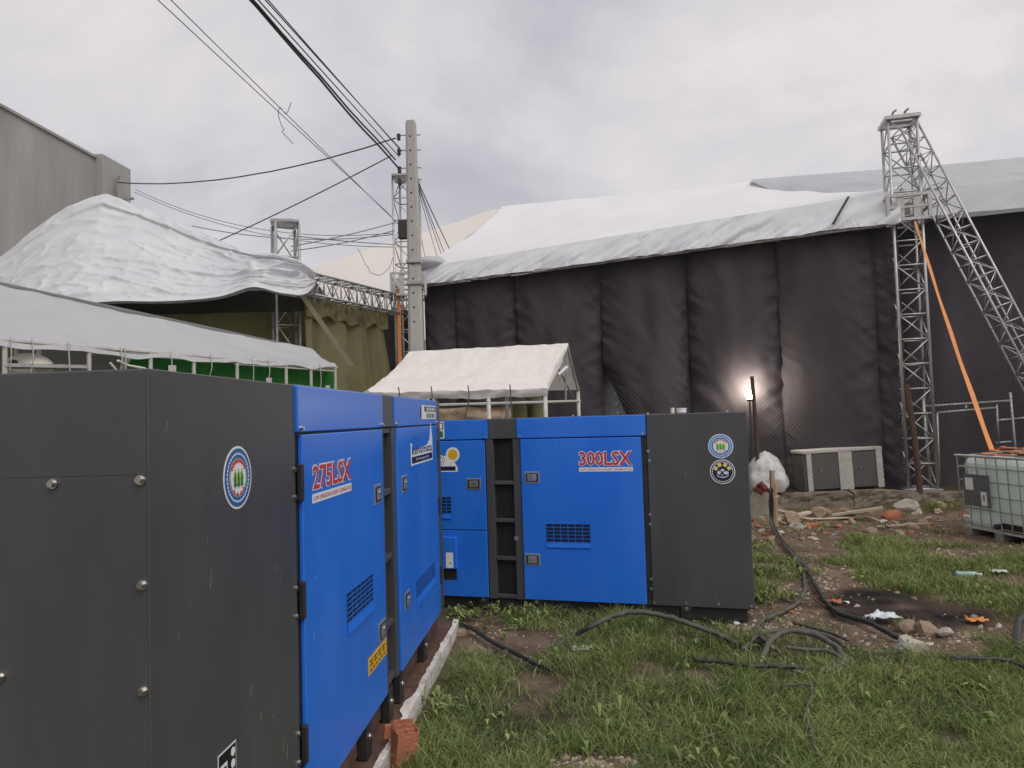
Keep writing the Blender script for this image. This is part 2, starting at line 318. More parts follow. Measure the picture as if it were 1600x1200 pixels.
MB().bar(p0+Vector((-.1,-.06,0)),p0+Vector((.55,-.06,0)),.06).build('bracket','galv',WB)

# ------------------------------------------------------------------ far cream tent
FT=thing('far_tent','pale cream sloping tent roof rising far behind the utility pole','tent',(-6,30,0))
topf=polyline([at(440,440,27),at(520,408,28),at(620,375,30),at(720,345,32),at(775,327,33),at(860,330,33.5),at(1000,345,34)],0)
def ft(u,v):
    p=topf(u); q=Vector((p.x+1.5,24,5.2-1.2*(1-u))); r=p.lerp(q,v); r.z-=.35*math.sin(math.pi*v)*(.6+.4*nz(u*9,v*3)); return r
MB().sheet(ft,40,16).build('roof_sheet','tarp_cream',FT,smooth=True)
def ft2(u,v): p=topf(u); return p.lerp(Vector((p.x-1,42,4.5)),v)
MB().sheet(ft2,30,6).build('back_roof_sheet','tarp_cream',FT,smooth=True)
MB().sheet(lambda u,v:Vector((lerp(ft(0,1).x,ft(1,1).x,u),24.05,lerp(ft(u,1).z-.02,0,v))),20,4).build('side_wall','tarp_cream',FT)

# ------------------------------------------------------------------ big event tent with black drapes
A=at(660,450,17.7); B_=at(1396,352,13.0); B_.z=(A.z+B_.z)/2; A.z=B_.z
dl=(B_-A); Ltot=Vector((dl.x,dl.y,0)).length; du=Vector((dl.x,dl.y,0)).normalized(); dn=Vector((du.y,-du.x,0))   # dn towards the camera
if dn.dot(Vector((0,-1,0)))<0: dn=-dn
ET=thing('event_tent','large white roofed event tent walled with tall black drapes','tent',(A.x,A.y,.2))
def along(px,py):
    d=ray(px,py); k=(A-CP).dot(dn)/d.dot(dn); p=CP+d*k; return (p-A).dot(du),p.z
seams=[along(x,450)[0] for x in (664,712,805,938,1074,1215,1366)]+[Ltot+.05]
ZE=A.z
for i in range(len(seams)-1):
    s0,s1=seams[i],seams[i+1]; w=s1-s0; nu=max(10,int(w/.035)); nv=90
    def dp(u,v,i=i,s0=s0,s1=s1,w=w):
        z=lerp(ZE-.02,.18,v); s=lerp(s0-.012,s1+.012,u)
        eu=min(u,1-u)*w
        bulge=.30*min(1,w/1.3)*(1-math.exp(-eu/.22))*(.25+.75*math.sin(math.pi*min(1,v*.9+.08)))
        wr=.075*math.exp(-eu/.24)*nz(i*7.1+(0 if u<.5 else 50),z*5.5+(eu*3.2),1.3)
        wr+=.045*math.exp(-eu/.16)*nz(i*3.1+(0 if u<.5 else 50),z*11+eu*6,4.3)
        wr+=.06*math.exp(-eu/.20)*rdg(i*5.3+(0 if u<.5 else 31)+eu*1.2,z*3.2+eu*2.4*(1 if u<.5 else -1),2.2)**2
        wr*=min(1,eu/.06)
        wr+=(.08*nz(s*.8,z*.4,i*2.2)+.02*nz(s*2.2+z*.5,z*.9,i)+.012*nz(s*5+z*2.2,z*2.5,i+.5))*min(1,eu/.2)+.02*math.sin(s*9+nz(s,z*.4)*3)*(1-v)
        if i==3: s+= min(.75,max(0,(v-.44)*2.1))*(1-u)     # the cloth is pulled aside and leaves a gap
        p=A+du*s+dn*(bulge+wr); p.z=z+ .03*nz(s*2,z); return p
    MB().sheet(dp,nu,nv).build('drape','black_cloth',ET,smooth=True)
MB().sheet(lambda u,v:A+du*(lerp(-.1,Ltot+.1,u))-dn*.45+Vector((0,0,lerp(.1,.18-ZE,v))),12,6).build('dark_backing','black_cloth',ET)  # black backing added so no bright gaps show between the drapes
# pale grey panel seen through the gap of the drapes
gp=along(955,600)[0]
gpm=MB(); gpm.add([A+du*(gp-.55)-dn*.25+Vector((0,0,.2-ZE)),A+du*(gp+.9)-dn*.25+Vector((0,0,.2-ZE)),A+du*(gp+.9)-dn*.25+Vector((0,0,3.3-ZE)),A+du*(gp-.55)-dn*.25+Vector((0,0,3.3-ZE))],[(0,1,2,3)])
mat('grey_board',(.30,.30,.32),.6,var=.2,vscale=4,col2=(.36,.36,.38))
gpo=gpm.build('inner_panel','grey_board',ET,solid=.02)
for (x,y) in ((958,614),(965,622),(959,631),(961,645)):
    s,z=along(x,y); q=A+du*s-dn*.2; q.z=z; MB().tube([q,q+dn*.03],.022,8).build('white_dot','white_print',gpo)  # small white discs dotted over the panel
# valance
def val(u,v):
    s=lerp(-.12,Ltot+.12,u); h=lerp(.47,.60,u); off=.12+.27*v
    w=.09*nz(s*1.5+v*1.4,v*.7,3)+.24*(abs(nz(s*3.2+v*2.6,v*1.0,9))-.2)*(.5+nz(s*.6,3))+.10*abs(nz(s*7+v*5,v*1.5,19))
    p=A+du*s+dn*(off+w*(.35+.65*v)*min(1,v*6)); p.z=ZE+h*(1-v)-.03*v+.03*nz(s*1.3,5.5)*v; return p
vo_=MB().sheet(val,320,14).build('valance','tarp_valance',ET,smooth=True)
MB().bar(A+du*-.1+dn*.34+Vector((0,0,-.03)),B_+du*.1+dn*.34+Vector((0,0,-.03)),.06).build('eave_pipe','galv',ET)
s,z=along(1325,312); s2,z2=along(1302,360)
MB().sheet(lambda u,v:(A+du*(lerp(s,s2,v)+u*.05)+dn*(.22+.26*v)+Vector((0,0,lerp(z,z2,v)-ZE))),1,8).build('strap','cable_black',ET)
def rib(u): return val(u,0)
rtop=polyline([at(786,322,20.8),at(900,311,20.5),at(1040,297.5,20.1),at(1180,283,19.6),at(1300,272,19),at(1420,262,18.4)],0)
def rf(u,v):
    a=rib(u); b2=rtop(u); p=a.lerp(b2,v); 
    p.z+=-.16*math.sin(math.pi*v)+.055*math.exp(-((v-.14)/.05)**2)+(.03*nz(u*14,v*4,2)+.05*nz(u*4,v*2,7))*min(1,v*8)*min(1,(1-v)*8); return p
MB().sheet(rf,110,40).build('roof_sheet','tarp_roof',ET,smooth=True)
hipb=at(700,385,23.5)
def hip(u,v):
    p=rf(0,u); q=Vector((A.x+2.0*u-.2,24,ZE+.4+1.9*u)); r=p.lerp(q,v); r.z+=.05*nz(u*6,v*4); return r
MB().sheet(hip,24,12).build('hip_sheet','tarp_roof',ET,smooth=True)
def back(u,v): p=rtop(u); return p.lerp(Vector((p.x+1.8,27,ZE)),v)
MB().sheet(back,20,4).build('back_roof_sheet','tarp_roof',ET,smooth=True)
bl=MB()   # bunched sheet at the left corner
def bl_(u,v):
    c=at(672,412,17.5); a=u*2*math.pi; bb=(v-.5)*math.pi; r=Vector((.42*math.cos(a)*math.cos(bb),.3*math.sin(a)*math.cos(bb),.16*math.sin(bb))); return c+r*(1+.25*nz(u*6,v*5))
bl.sheet(bl_,24,12).build('bunched_sheet','tarp_grey',ET,smooth=True)

# second tent bay to the right
E2a=at(1400,348,13.9); E2b=at(1760,312,13.0); E2b.z=E2a.z
ET2=thing('event_tent','grey-white roofed tent bay behind the tall truss tower, black cloth below','tent',(E2a.x,E2a.y,.2))
d2=(E2b-E2a); n2v=Vector((d2.y,-d2.x,0)).normalized()
def dr2(u,v):
    s=u*d2.length; p=E2a+d2*u+n2v*(.1*nz(s*.8,v*2,5)+.05*nz(s*2.4+v*2,v*3,8)+.08*math.sin(s*3.6)*.4); p.z=lerp(E2a.z,.2,v); return p
MB().sheet(dr2,110,60).build('drape','black_cloth',ET2,smooth=True)
def vl2(u,v):
    s=u*d2.length; p=E2a+d2*u+n2v*(.15+.34*v+(.06*nz(s*2+v*2,v,3)+.05*abs(nz(s*6+v*5,v,13)))*min(1,v*5)); p.z=E2a.z+.55*(1-v)-.04*v; return p
MB().sheet(vl2,110,10).build('valance','tarp_grey',ET2,smooth=True)
t2=polyline([at(1172,284,19.2),at(1300,274,18.2),at(1450,263,17.6),at(1600,249.5,17),at(1800,232,16.5)],0)
b2l=polyline([at(1360,316,14.6)]+[vl2(k/8,0) for k in range(1,9)],0)
def rf2(u,v):
    p=t2(u).lerp(b2l(u),v); p.z+=.06*(1-v)-.30*math.sin(math.pi*v)*math.exp(-u*9)+(.06*nz(u*8,v*5)+.04*nz(u*20,v*9))*min(1,(1-v)*6)*min(1,v*6); return p
MB().sheet(rf2,80,30).build('roof_sheet','tarp_grey',ET2,smooth=True)
MB().sheet(lambda u,v:t2(u).lerp(Vector((t2(u).x+1.5,26,E2a.z)),v),20,4).build('back_roof_sheet','tarp_grey',ET2,smooth=True)

# ------------------------------------------------------------------ trusses
def truss(T,P0,P1,w,side,nb,rc=.026,rb=.013,mt='alu',first=True):
    # square box truss between P0 and P1 ; side = vector across
    P0=Vector(P0);P1=Vector(P1);ax=(P1-P0).normalized(); sx=(side-ax*side.dot(ax)).normalized(); sy=ax.cross(sx)
    cs=[(sx*i+sy*j)*w/2 for i,j in ((-1,-1),(1,-1),(1,1),(-1,1))]
    for c_ in cs: MB().tube([P0+c_,P1+c_],rc,8).build('chord',mt,T,smooth=True)
    for k in range(nb+1):
        p=P0.lerp(P1,k/nb)
        for a in range(4): MB().tube([p+cs[a],p+cs[(a+1)%4]],rb*1.15,6).build('rung',mt,T,smooth=True)
        if k<nb:
            q=P0.lerp(P1,(k+1)/nb)
            for a in range(4):
                i0,i1=(a,(a+1)%4) if (k+a)%2 else ((a+1)%4,a)
                MB().tube([p+cs[i0],q+cs[i1]],rb,6).build('brace',mt,T,smooth=True)
def sleeve(T,c,w,h,yaw):
    mm=Matrix.Translation(c)@Matrix.Rotation(yaw,4,'Z')
    for i in (-1,1):
        for j in (-1,1):
            MB().box(i*w/2-.03,i*w/2+.03,j*w/2-.03,j*w/2+.03,-h/2,h/2,.004,mm).build('sleeve_post','alu',T)
            MB().box(i*w*.2-.06,i*w*.2+.06,j*w/2-.012,j*w/2+.012,-h/2+.03,h/2-.03,.003,mm).build('sleeve_plate','white_pipe',T)
    for zz in (-h/2,h/2,0):
        for k in range(4):
            a=[(-1,-1),(1,-1),(1,1),(-1,1)][k]; b3=[(1,-1),(1,1),(-1,1),(-1,-1)][k]
            MB().bar(mm@Vector((a[0]*w/2,a[1]*w/2,zz)),mm@Vector((b3[0]*w/2,b3[1]*w/2,zz)),.035 if zz==0 else .05).build('sleeve_rail','alu',T)
# right tower
yw=R_(14.5); tb=at(1441,752,12.75); tb.z=.27
T1=thing('truss_tower','tall aluminium box truss tower with sleeve block in front of the black drapes','truss tower',tb,group='truss towers')
sdv=Vector((math.cos(yw),-math.sin(yw),0)); bkv=Vector((math.sin(yw),math.cos(yw),0))
tt=at(1411,186,12.75); ct=Vector((tb.x,tb.y,tb.z))+bkv*.22; cT=Vector((ct.x,ct.y,tt.z))
truss(T1,ct+Vector((0,0,.05)),cT,.46,sdv,15)
MB().box(-.3,.3,-.3,.3,0,.05,.005,Matrix.Translation(Vector((ct.x,ct.y,tb.z)))@Matrix.Rotation(-yw,4,'Z')).build('base_plate','galv',T1)
mmt=Matrix.Translation(cT)@Matrix.Rotation(-yw,4,'Z')
for k in (-1,1):
    MB().box(-.29,.29,k*.25-.04,k*.25+.04,.0,.07,.006,mmt).build('top_beam','alu',T1); MB().box(k*.25-.04,k*.25+.04,-.21,.21,.002,.062,.006,mmt).build('top_beam','alu',T1)
    MB().tube([mmt@Vector((k*.1-.05,.1,.06)),mmt@Vector((k*.1+.02,0,.22)),mmt@Vector((k*.1+.06,-.05,.24))],.02,6).build('lifting_hook','galv',T1)
MB().tube([mmt@Vector((-.2,.05,.05)),mmt@Vector((.2,.05,.05))],.05,10).build('pulley','galv',T1)
sc_=at(1430,330,12.95); sleeve(T1,Vector((ct.x,ct.y,sc_.z)),.66,.42,-yw)
# leaning brace truss
T2=thing('leaning_truss','slender truss leaning from the top of the tall tower down to the right','truss',(9,12,0))
lp0=at(1413,203,12.9); lp1=at(1722,800,11.9); lp1.z=g1(lp1.x,lp1.y)
truss(T2,lp0,lp1,.33,Vector((0,1,0)),24,.02,.010)
# tower beside the pole
b1=at(641,560,17.3); T3b=Vector((b1.x,b1.y,g1(b1.x,b1.y)))
T3=thing('truss_tower','aluminium truss tower directly behind the concrete utility pole','truss tower',T3b,group='truss towers')
z3=at(640,280,17.3).z; truss(T3,T3b,Vector((b1.x,b1.y,z3)),.5,Vector((1,-.2,0)),14)
MB().box(-.3,.3,-.3,.3,0,.05,.005,Matrix.Translation(Vector((b1.x,b1.y,z3)))).build('top_plate','galv',T3)
sleeve(T3,Vector((b1.x,b1.y,at(640,448,17.3).z)),.78,.5,R_(8))
MB().sheet(lambda u,v:Vector((b1.x-.24+.09*u,b1.y-.32,lerp(at(640,455,17.3).z,.6,v))),1,12).build('orange_strap','orange_web',T3)
# tower under the silver tarp
b2=at(449,560,15.0); T4b=Vector((b2.x,b2.y,g1(b2.x,b2.y)))
T4=thing('truss_tower','truss tower poking up through the crumpled silver tarp','truss tower',T4b,group='truss towers')
z4=at(440,352,15.0).z; truss(T4,T4b,Vector((b2.x,b2.y,z4)),.46,Vector((1,.5,0)),8,.032,.016)
MB().box(-.28,.28,-.28,.28,0,.06,.008,Matrix.Translation(Vector((b2.x,b2.y,z4)))@Matrix.Rotation(R_(14),4,'Z')).build('top_plate','galv',T4)
MB().tube([Vector((b2.x-.1,b2.y,z4+.09)),Vector((b2.x+.12,b2.y,z4+.09))],.05,8).build('pulley','galv',T4)
# horizontal truss
h0=at(478,445,14.3); h1=at(624,503,17.35); h1.z=h0.z
T5=thing('roof_truss','horizontal truss beam running from the silver tarp to the pole tower','truss',h0)
truss(T5,h0,h1,.42,Vector((0,0,1)),12,.024,.013,'galv')
# ------------------------------------------------------------------ silver tarp roof on the left
TR=thing('tarp_roof','crumpled silver tarp pitched roof rising beside the grey building','tarp',at(170,470,14).to_2d().to_3d())
tp=polyline([at(-330,600,14.5),at(-150,500,14.8),at(0,407,15.2),at(70,352,15.4),at(125,318,15.6),at(158,307,15.7),at(178,309,15.7),at(250,338,15.5),at(320,368,15.2),at(390,396,14.6),at(440,402,14.3),at(472,412,14.2),at(490,436,14.1)],0)
bt=polyline([at(-330,640,13),at(-150,560,13),at(0,500,13),at(90,480,13),at(175,471,13.1),at(260,471,13.2),at(340,464,13.3),at(395,449,13.35),at(440,458,13.4),at(475,461,13.6),at(494,445,13.9)],0)
def rdg(x,y,z): return (1-min(1,abs(nz(x,y,z))*2.6))
def trf(u,v):
    p=tp(u).lerp(bt(u),v); g=sm(.78,.95,u)
    X=u*13; Y=v*3
    f=.05*nz(X*.4,Y*.6,1)+.075*rdg(X*.22,Y*1.3+X*.10,4)**2*(.3+.7*v)+.05*rdg(X*.45,Y*2.6-X*.2,6)**3*(.35+.65*v)+.03*rdg(X*1.1+Y*.6,Y*3.0,16)**3+.02*rdg(X*2.3,Y*4.5+X,26)**3*(.2+.8*v)
    f+=g*(.14*rdg(X*1.0+Y*.8,Y*1.1,9)**1.5+.08*nz(X*1.6,Y*1.8,2))*math.sin(math.pi*min(1,v*1.2+.05))
    hem_=.07*sm(.11,.085,v)
    ed=min(1,(1-v)*10)
    return p+Vector((.3*f*ed,-(f+hem_)*(.3+.7*ed),.5*f*ed-.12*math.sin(math.pi*v)*(1-g)))
MB().sheet(trf,380,100).build('front_sheet','tarp_silver',TR,smooth=True)
MB().sheet(lambda u,v:tp(u).lerp(Vector((tp(u).x-.3,19.5,tp(u).z*.72+.8)),v)+Vector((0,0,.05*nz(u*20,v*6))),80,16).build('back_sheet','tarp_silver',TR,smooth=True)
MB().tube([bt(.34+.6*k/20)+Vector((0,.1,.0)) for k in range(21)],.03,6).build('eave_pipe','galv',TR)
# olive curtains + dark sheet put in for the shaded interior
def curtain(name,label,P,Q,zt,zb,mt,amp,freq,group=None,edge=None,seed=0):
    P=Vector(P);Q=Vector(Q); d=Q-P; n=Vector((d.y,-d.x,0)).normalized(); Ld=Vector((d.x,d.y,0)).length
    def f(u,v):
        s=u*Ld; uu=u
        if edge: uu=u*(1-edge(v))
        p=P.lerp(Q,uu); w=amp*(math.sin(s*freq+2.5*nz(s*1.1,v*.8,seed))+.6*nz(s*freq*.7,v*1.5,seed+3))*(.5+.6*v)
        p=p+n*w; p.z=lerp(P.z if zt is None else zt,zb,v) if zt is not None else lerp(lerp(P.z,Q.z,uu),zb,v); return p
    return MB().sheet(f,140,30).solo(name,mt,label,'curtain',group,smooth=True,base=(P.x,P.y,zb))
c0=at(475,468,14.6); c1=at(618,505,17.6)
curtain('curtain','olive green curtain hanging in folds below the horizontal truss beam',(c0.x,c0.y,h0.z-.2),(c1.x,c1.y,h0.z-.2),None,.05,'olive_cloth',.13,6.5,edge=lambda v:.16+.0*v if v<.05 else .16*(1-sm(.0,.75,v)))
def ruf(u,v):
    p=Vector((c0.x,c0.y,0)).lerp(Vector((c1.x,c1.y,0)),u*.86); s=u*4.2
    p+=Vector((.55,-.6,0)).normalized()*(.10+.05*math.sin(s*8+nz(s,v)*3)+.04*nz(s*6,v*3)); p.z=h0.z-.18-v*(.40+.16*nz(s*1.6,3)); return p
MB().sheet(ruf,120,8).solo('curtain_ruffle','olive_cloth','gathered olive ruffle along the top of the hanging curtain','curtain',smooth=True)
q0=at(120,480,15.0);q1=at(478,470,15.6)
curtain('curtain','olive curtain in deep shade under the silver tarp roof',(q0.x,q0.y,4.5),(q1.x,q1.y,4.6),None,.05,'olive_cloth',.05,5.5,seed=4)
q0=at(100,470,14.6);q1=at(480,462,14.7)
curtain('shade_sheet','dark sheet put in for the shaded gap just below the silver tarp edge',(q0.x,q0.y,4.4),(q1.x,q1.y,4.6),None,4.02,'gap_shade',.04,4,seed=9)  # added sheet, its dark colour stands for the shaded gap under the tarp
q0=at(586,500,17.9);q1=at(650,500,18.2)
curtain('black_curtain','narrow black curtain between olive curtain and utility pole',(q0.x,q0.y,4.5),(q1.x,q1.y,4.5),None,.05,'black_cloth',.05,5,seed=12)
MB().sheet(lambda u,v:at(lerp(468,545,v)+lerp(0,9,u),lerp(462,572,v),lerp(14.1,14.6,v)),1,14).solo('webbing_strap','olive_light','pale strap stretched diagonally across the olive curtain','strap')

# ------------------------------------------------------------------ long grey canopy behind the near generator
eL=at(-260,505,5.6); eL=at(0,523,7.2); eR=at(525,569,11.9); eV=(eR-eL); eL2=eL-eV*.45; rL=at(0,440,8.8); rR=at(488,545,13.0); rV=rR-rL; rL2=rL-rV*.42
CN=thing('long_canopy','long grey-white canopy tent with thin pipe posts behind the near generator','canopy',(eR.x,eR.y,0))
def cn(u,v):
    a=eL2.lerp(eR,u); b3=rL2.lerp(rR,u); p=a.lerp(b3,v); p.z+=-.10*math.sin(math.pi*v)*(1-.5*u)-.05*math.sin(math.pi*u)+.025*nz(u*9,v*4,3)+.012*nz(u*30,v*9)-.03*abs(math.sin(u*22))*(1-v)**4; return p
MB().sheet(cn,120,30).build('roof_sheet','tarp_grey',CN,smooth=True)
def cnb(u,v):
    b3=rL2.lerp(rR,u); q=b3+(b3-eL2.lerp(eR,u)); q.z=eL.z; return b3.lerp(q,v)
MB().sheet(cnb,40,6).build('back_roof_sheet','tarp_grey',CN,smooth=True)
MB().sheet(lambda u,v:cn(u,0)+Vector((0,-.01,-v*(.05+.03*nz(u*20,1)))),120,2).build('valance','tarp_valance',CN,smooth=True)
def on_eave(px):
    d=ray(px,560); n=Vector((eV.y,-eV.x,0)); k=(eL-CP).dot(n)/d.dot(n); return CP+d*k
back_off=(rR-eR)*2
zr=eL.z-.04; MB().tube([eL2+Vector((0,.05,-.05)),eR+Vector((0,.05,-.05))],.022).build('eave_rail','white_pipe',CN)
for px in (2,135,232,300,368,445,484,522):
    p=on_eave(px); MB().tube([Vector((p.x,p.y+.05,zr-.02)),Vector((p.x,p.y+.05,g1(p.x,p.y)))],.024,8).build('post','white_pipe',CN)
p1=on_eave(365);p2=on_eave(522); zz=at(440,584,p1.y+2.2).z
MB().tube([Vector((p1.x,p1.y+.05,zz)),Vector((p2.x,p2.y+.05,zz))],.014).build('lower_rail','white_pipe',CN)
p1=on_eave(0);p2=on_eave(130); MB().tube([Vector((p1.x,p1.y+.05,at(60,572,7.4).z)),Vector((p2.x,p2.y+.05,at(130,574,8).z))],.03).build('lower_rail','galv',CN)
for k,(px,L_) in enumerate(((18,.3),(52,.35),(108,.33),(190,.3),(196,.3),(268,.35),(330,.3),(395,.3),(420,.35),(500,.4))):
    p=on_eave(px); MB().tube(curve_pts([Vector((p.x,p.y-.02,zr+.03)),Vector((p.x+.02,p.y-.03,zr-L_*.5)),Vector((p.x-.03+.08*random.random(),p.y-.02,zr-L_))],5),.006,5).build('tie_cord','white_pipe',CN)
p1=on_eave(172);p2=on_eave(228); MB().tube(curve_pts([p1+Vector((0,0,-.05)),p1.lerp(p2,.35)+Vector((0,0,-.2)),p1.lerp(p2,.75)+Vector((0,0,-.2)),p2+Vector((0,0,-.13)),p2.lerp(p1,.5)+Vector((0,-.02,-.08)),p1+Vector((.1,-.02,-.03))],8),.014,6).build('tie_rope','cream_plastic',CN)
# green tarp below
ga=on_eave(140)+Vector((-.25,.35,0)); gb=on_eave(524)+Vector((-.10,.30,0))
def gt(u,v):
    p=ga.lerp(gb,u); n=Vector((.6,-.8,0)); zt_=zr-.04 if u>.14 else lerp(1.7,zr-.04,u/.14)
    s_=u*6; p=p+n*(.07*nz(s_*1.6,v*3)+.05*nz(s_*4+v*4,v*5)); p.z=lerp(zt_,.03,v); return p
MB().sheet(gt,90,30).solo('green_tarp','green_tarp','green tarp wall hung under the long grey canopy','tarp',smooth=True,base=(ga.x,ga.y,.03))
ga2=on_eave(-120)+Vector((-.5,.8,0));gb2=on_eave(190)+Vector((-.4,.75,0))
MB().sheet(lambda u,v:(lambda p:Vector((p.x,p.y+.05*nz(u*8,v*5),lerp(2.7,.03,v))))(ga2.lerp(gb2,u)),40,16).solo('grey_tarp','concrete_wall','plain grey tarp hung behind the cream plastic vessel','tarp',smooth=True)
# cream vessel
vc=at(45,570,7.75); VS=thing('plastic_vessel','cream bulbous plastic vessel with open handle neck, under the long canopy','vessel',(vc.x,vc.y,vc.z-.22))
def lathe(prof,c,n=28):
    mb=MB(); vs=[];fs=[]
    for (r,z) in prof: vs+=[(c.x+r*math.cos(2*math.pi*k/n),c.y+r*math.sin(2*math.pi*k/n),c.z+z) for k in range(n)]
    for i in range(len(prof)-1): fs+=[(i*n+k,i*n+(k+1)%n,(i+1)*n+(k+1)%n,(i+1)*n+k) for k in range(n)]
    fs.append(tuple(range(n))[::-1]); fs.append(tuple(range((len(prof)-1)*n,len(prof)*n))); return mb.add(vs,fs)
lathe([(.10,-.16),(.17,-.14),(.225,-.07),(.235,-.02),(.215,.03),(.17,.075),(.12,.10),(.06,.12)],vc).build('body','cream_plastic',VS,smooth=True)
for i in (-1,1): MB().tube(curve_pts([vc+Vector((i*.115,-.02,.09)),vc+Vector((i*.12,-.02,.15)),vc+Vector((i*.105,-.02,.20))],5),.022,8).build('handle_post','cream_plastic',VS,smooth=True)
MB().box(-.13,.13,-.05,.05,.195,.225,.01,Matrix.Translation(vc)).build('handle_bar','cream_plastic',VS)
MB().tube([vc+Vector((0,-.19,0)),vc+Vector((0,-.262,0))],.035,12).build('spout','case_dark',VS)
MB().tube([vc+Vector((0,-.0,-.16)),Vector((vc.x,vc.y,g1(vc.x,vc.y)))],.05,10).build('stand','galv',VS)

# ------------------------------------------------------------------ small white canopy
f0=at(566,609,9.0); f1=at(856,612,9.35); f0.z=f1.z=(f0.z+f1.z)/2; k0=at(640,549,10.75); k1=at(888,536.5,10.35); bk1=at(906,609,11.35); bk0=f0+(bk1-f1)*1.05
SC=thing('white_canopy','small white gable canopy tent on pipe posts behind the generators','canopy',((f1.x+bk0.x)/2,10.3,0))
def sc1(u,v):
    a=f0.lerp(f1,u); b3=k0.lerp(k1,u); p=a.lerp(b3,v); p.z+=-.06*math.sin(math.pi*v)+.02*nz(u*8,v*4)+.012*nz(u*22,v*10); 
    p.y-=.02*nz(u*12,v*6); return p
MB().sheet(sc1,90,40).build('roof_sheet','tarp_white',SC,smooth=True)
MB().sheet(lambda u,v:k0.lerp(k1,u).lerp(bk0.lerp(bk1,u),v)+Vector((0,0,-.05*math.sin(math.pi*v))),30,12).build('back_roof_sheet','tarp_white',SC,smooth=True)
MB().sheet(lambda u,v:sc1(u,0)+Vector((0,-.02-.03*nz(u*15,v)+.05*v,-v*(.10+.03*nz(u*7,2)))),90,4).build('valance','tarp_white',SC,smooth=True)
def post(p,r=.028): MB().tube([Vector((p.x,p.y,p.z)),Vector((p.x,p.y,g1(p.x,p.y)))],r,8).build('post','white_pipe',SC,smooth=True)
for u in (0.02,.34,.67,.985): post(f0.lerp(f1,u)+Vector((0,.05,-.03)))
for u in (.02,.5,.985): post(bk0.lerp(bk1,u)+Vector((0,-.04,-.03)))
dz=Vector((0,.05,-.17)); MB().tube([f0+dz,f1+dz],.018).build('side_rail','white_pipe',SC)
MB().tube([bk0+dz,bk1+dz],.018).build('side_rail','white_pipe',SC); MB().tube([f1+dz,bk1+dz],.018).build('end_rail','white_pipe',SC)
for kk,(a,b3) in enumerate(((f1,k1),(k1,bk1))): MB().tube([a+Vector((-.02,0,-.03)),b3+Vector((-.02,0,-.04))],.02).build('rafter','white_pipe',SC)
mid=f1.lerp(bk1,.5); MB().tube([k1+Vector((-.03,0,-.04)),Vector((mid.x,mid.y,mid.z-.15))],.014).build('king_post','galv',SC)
MB().tube([f1.lerp(k1,.55)+Vector((-.04,0,-.03)),mid.lerp(bk1,.6)+Vector((-.03,0,-.1))],.013).build('strut','galv',SC)
MB().tube([bk1.lerp(k1,.55)+Vector((-.04,0,-.03)),mid.lerp(f1,.2)+Vector((-.03,0,.12))],.013).build('strut','galv',SC)
for px in (622,672,729,795): 
    u=(px-566)/290; p=f0.lerp(f1,u); MB().tube(curve_pts([p+Vector((0,-.05,.06)),p+Vector((.01,-.07,-.1)),p+Vector((random.uniform(-.06,.06),-.06,-.3-.15*random.random()))],5),.008,5).build('tie_cord','cable_grey',SC)
pp=at(880,580,10.0); MB().tube([pp+Vector((-.07,-.02,-.05)),pp+Vector((.06,.02,.06))],.024,8).build('tube_lamp','white_print',SC)
for i,(px,r,h) in enumerate(((812,.10,2.0),(838,.09,2.02),(826,.08,1.9))):
    p=at(px,640,9.9+.1*i); z0=g1(p.x,p.y); lathe([(r,0),(r*1.05,.03),(r,.08),(r,h-.08),(r*1.05,h-.04),(r*.8,h)],Vector((p.x,p.y,z0)),16).solo('cloth_roll','olive_cloth','olive cloth roll standing upright under the small white canopy','cloth roll','olive rolls under the small canopy',smooth=True)
pa=at(600,640,11.6);pb=at(850,640,11.9)
MB().sheet(lambda u,v:(lambda p:Vector((p.x,p.y+.05*nz(u*9,v*2),lerp(1.93,1.72,v)+.04*nz(u*5,9))))(pa.lerp(pb,u)),40,6).solo('hanging_sheet','stone_brown','dusty brown sheet strung below the back of the small canopy','sheet',smooth=True)

# ------------------------------------------------------------------ utility pole
pb_=at(651,560,15.2); pz=at(633,190,15.2).z; UP=thing('utility_pole','weathered concrete utility pole with bolt holes and iron insulators','utility pole',(pb_.x,pb_.y,g1(pb_.x,pb_.y)))
def polesec(z):
    t_=z/pz; w=lerp(.185,.105,t_); d=lerp(.16,.09,t_); ch=.35
    return [(w*a,d*b3) for a,b3 in ((-1,-1+ch),(-1+ch,-1),(1-ch,-1),(1,-1+ch),(1,1-ch),(1-ch,1),(-1+ch,1),(-1,1-ch))]
mb=MB(); zs=[g1(pb_.x,pb_.y)-.1,2,4,6,pz-.05,pz]; 
for z in zs: mb.v+=[Vector((pb_.x+a*(1 if z<pz else .85),pb_.y+b3,z)) for a,b3 in polesec(max(z,0))]
for i in range(len(zs)-1): mb.f+=[(i*8+k,i*8+(k+1)%8,(i+1)*8+(k+1)%8,(i+1)*8+k) for k in range(8)]
mb.f+=[tuple(range(8))[::-1],tuple(range(40,48))]; mb.build('shaft','concrete_pole',UP)
zz=pz-.35
while zz>3.6:
    d=lerp(.16,.09,zz/pz); MB().tube([Vector((pb_.x-.015,pb_.y-d-.003,zz)),Vector((pb_.x-.015,pb_.y-d+.02,zz))],.022,10).build('bolt_hole','case_dark',UP); zz-=.30
for zz in (pz-.3,pz-.62,pz-1.0,pz-1.25):
    w=.11; MB().tube([Vector((pb_.x-.30,pb_.y-.02,zz)),Vector((pb_.x+.20,pb_.y-.02,zz))],.012).build('cross_bolt','galv',UP)
    lathe([(.03,-.07),(.045,-.05),(.03,-.02),(.045,.0),(.03,.03),(.045,.05),(.02,.07)],Vector((pb_.x-.26,pb_.y-.02,zz-.03)),10).build('insulator','case_dark',UP,smooth=True)
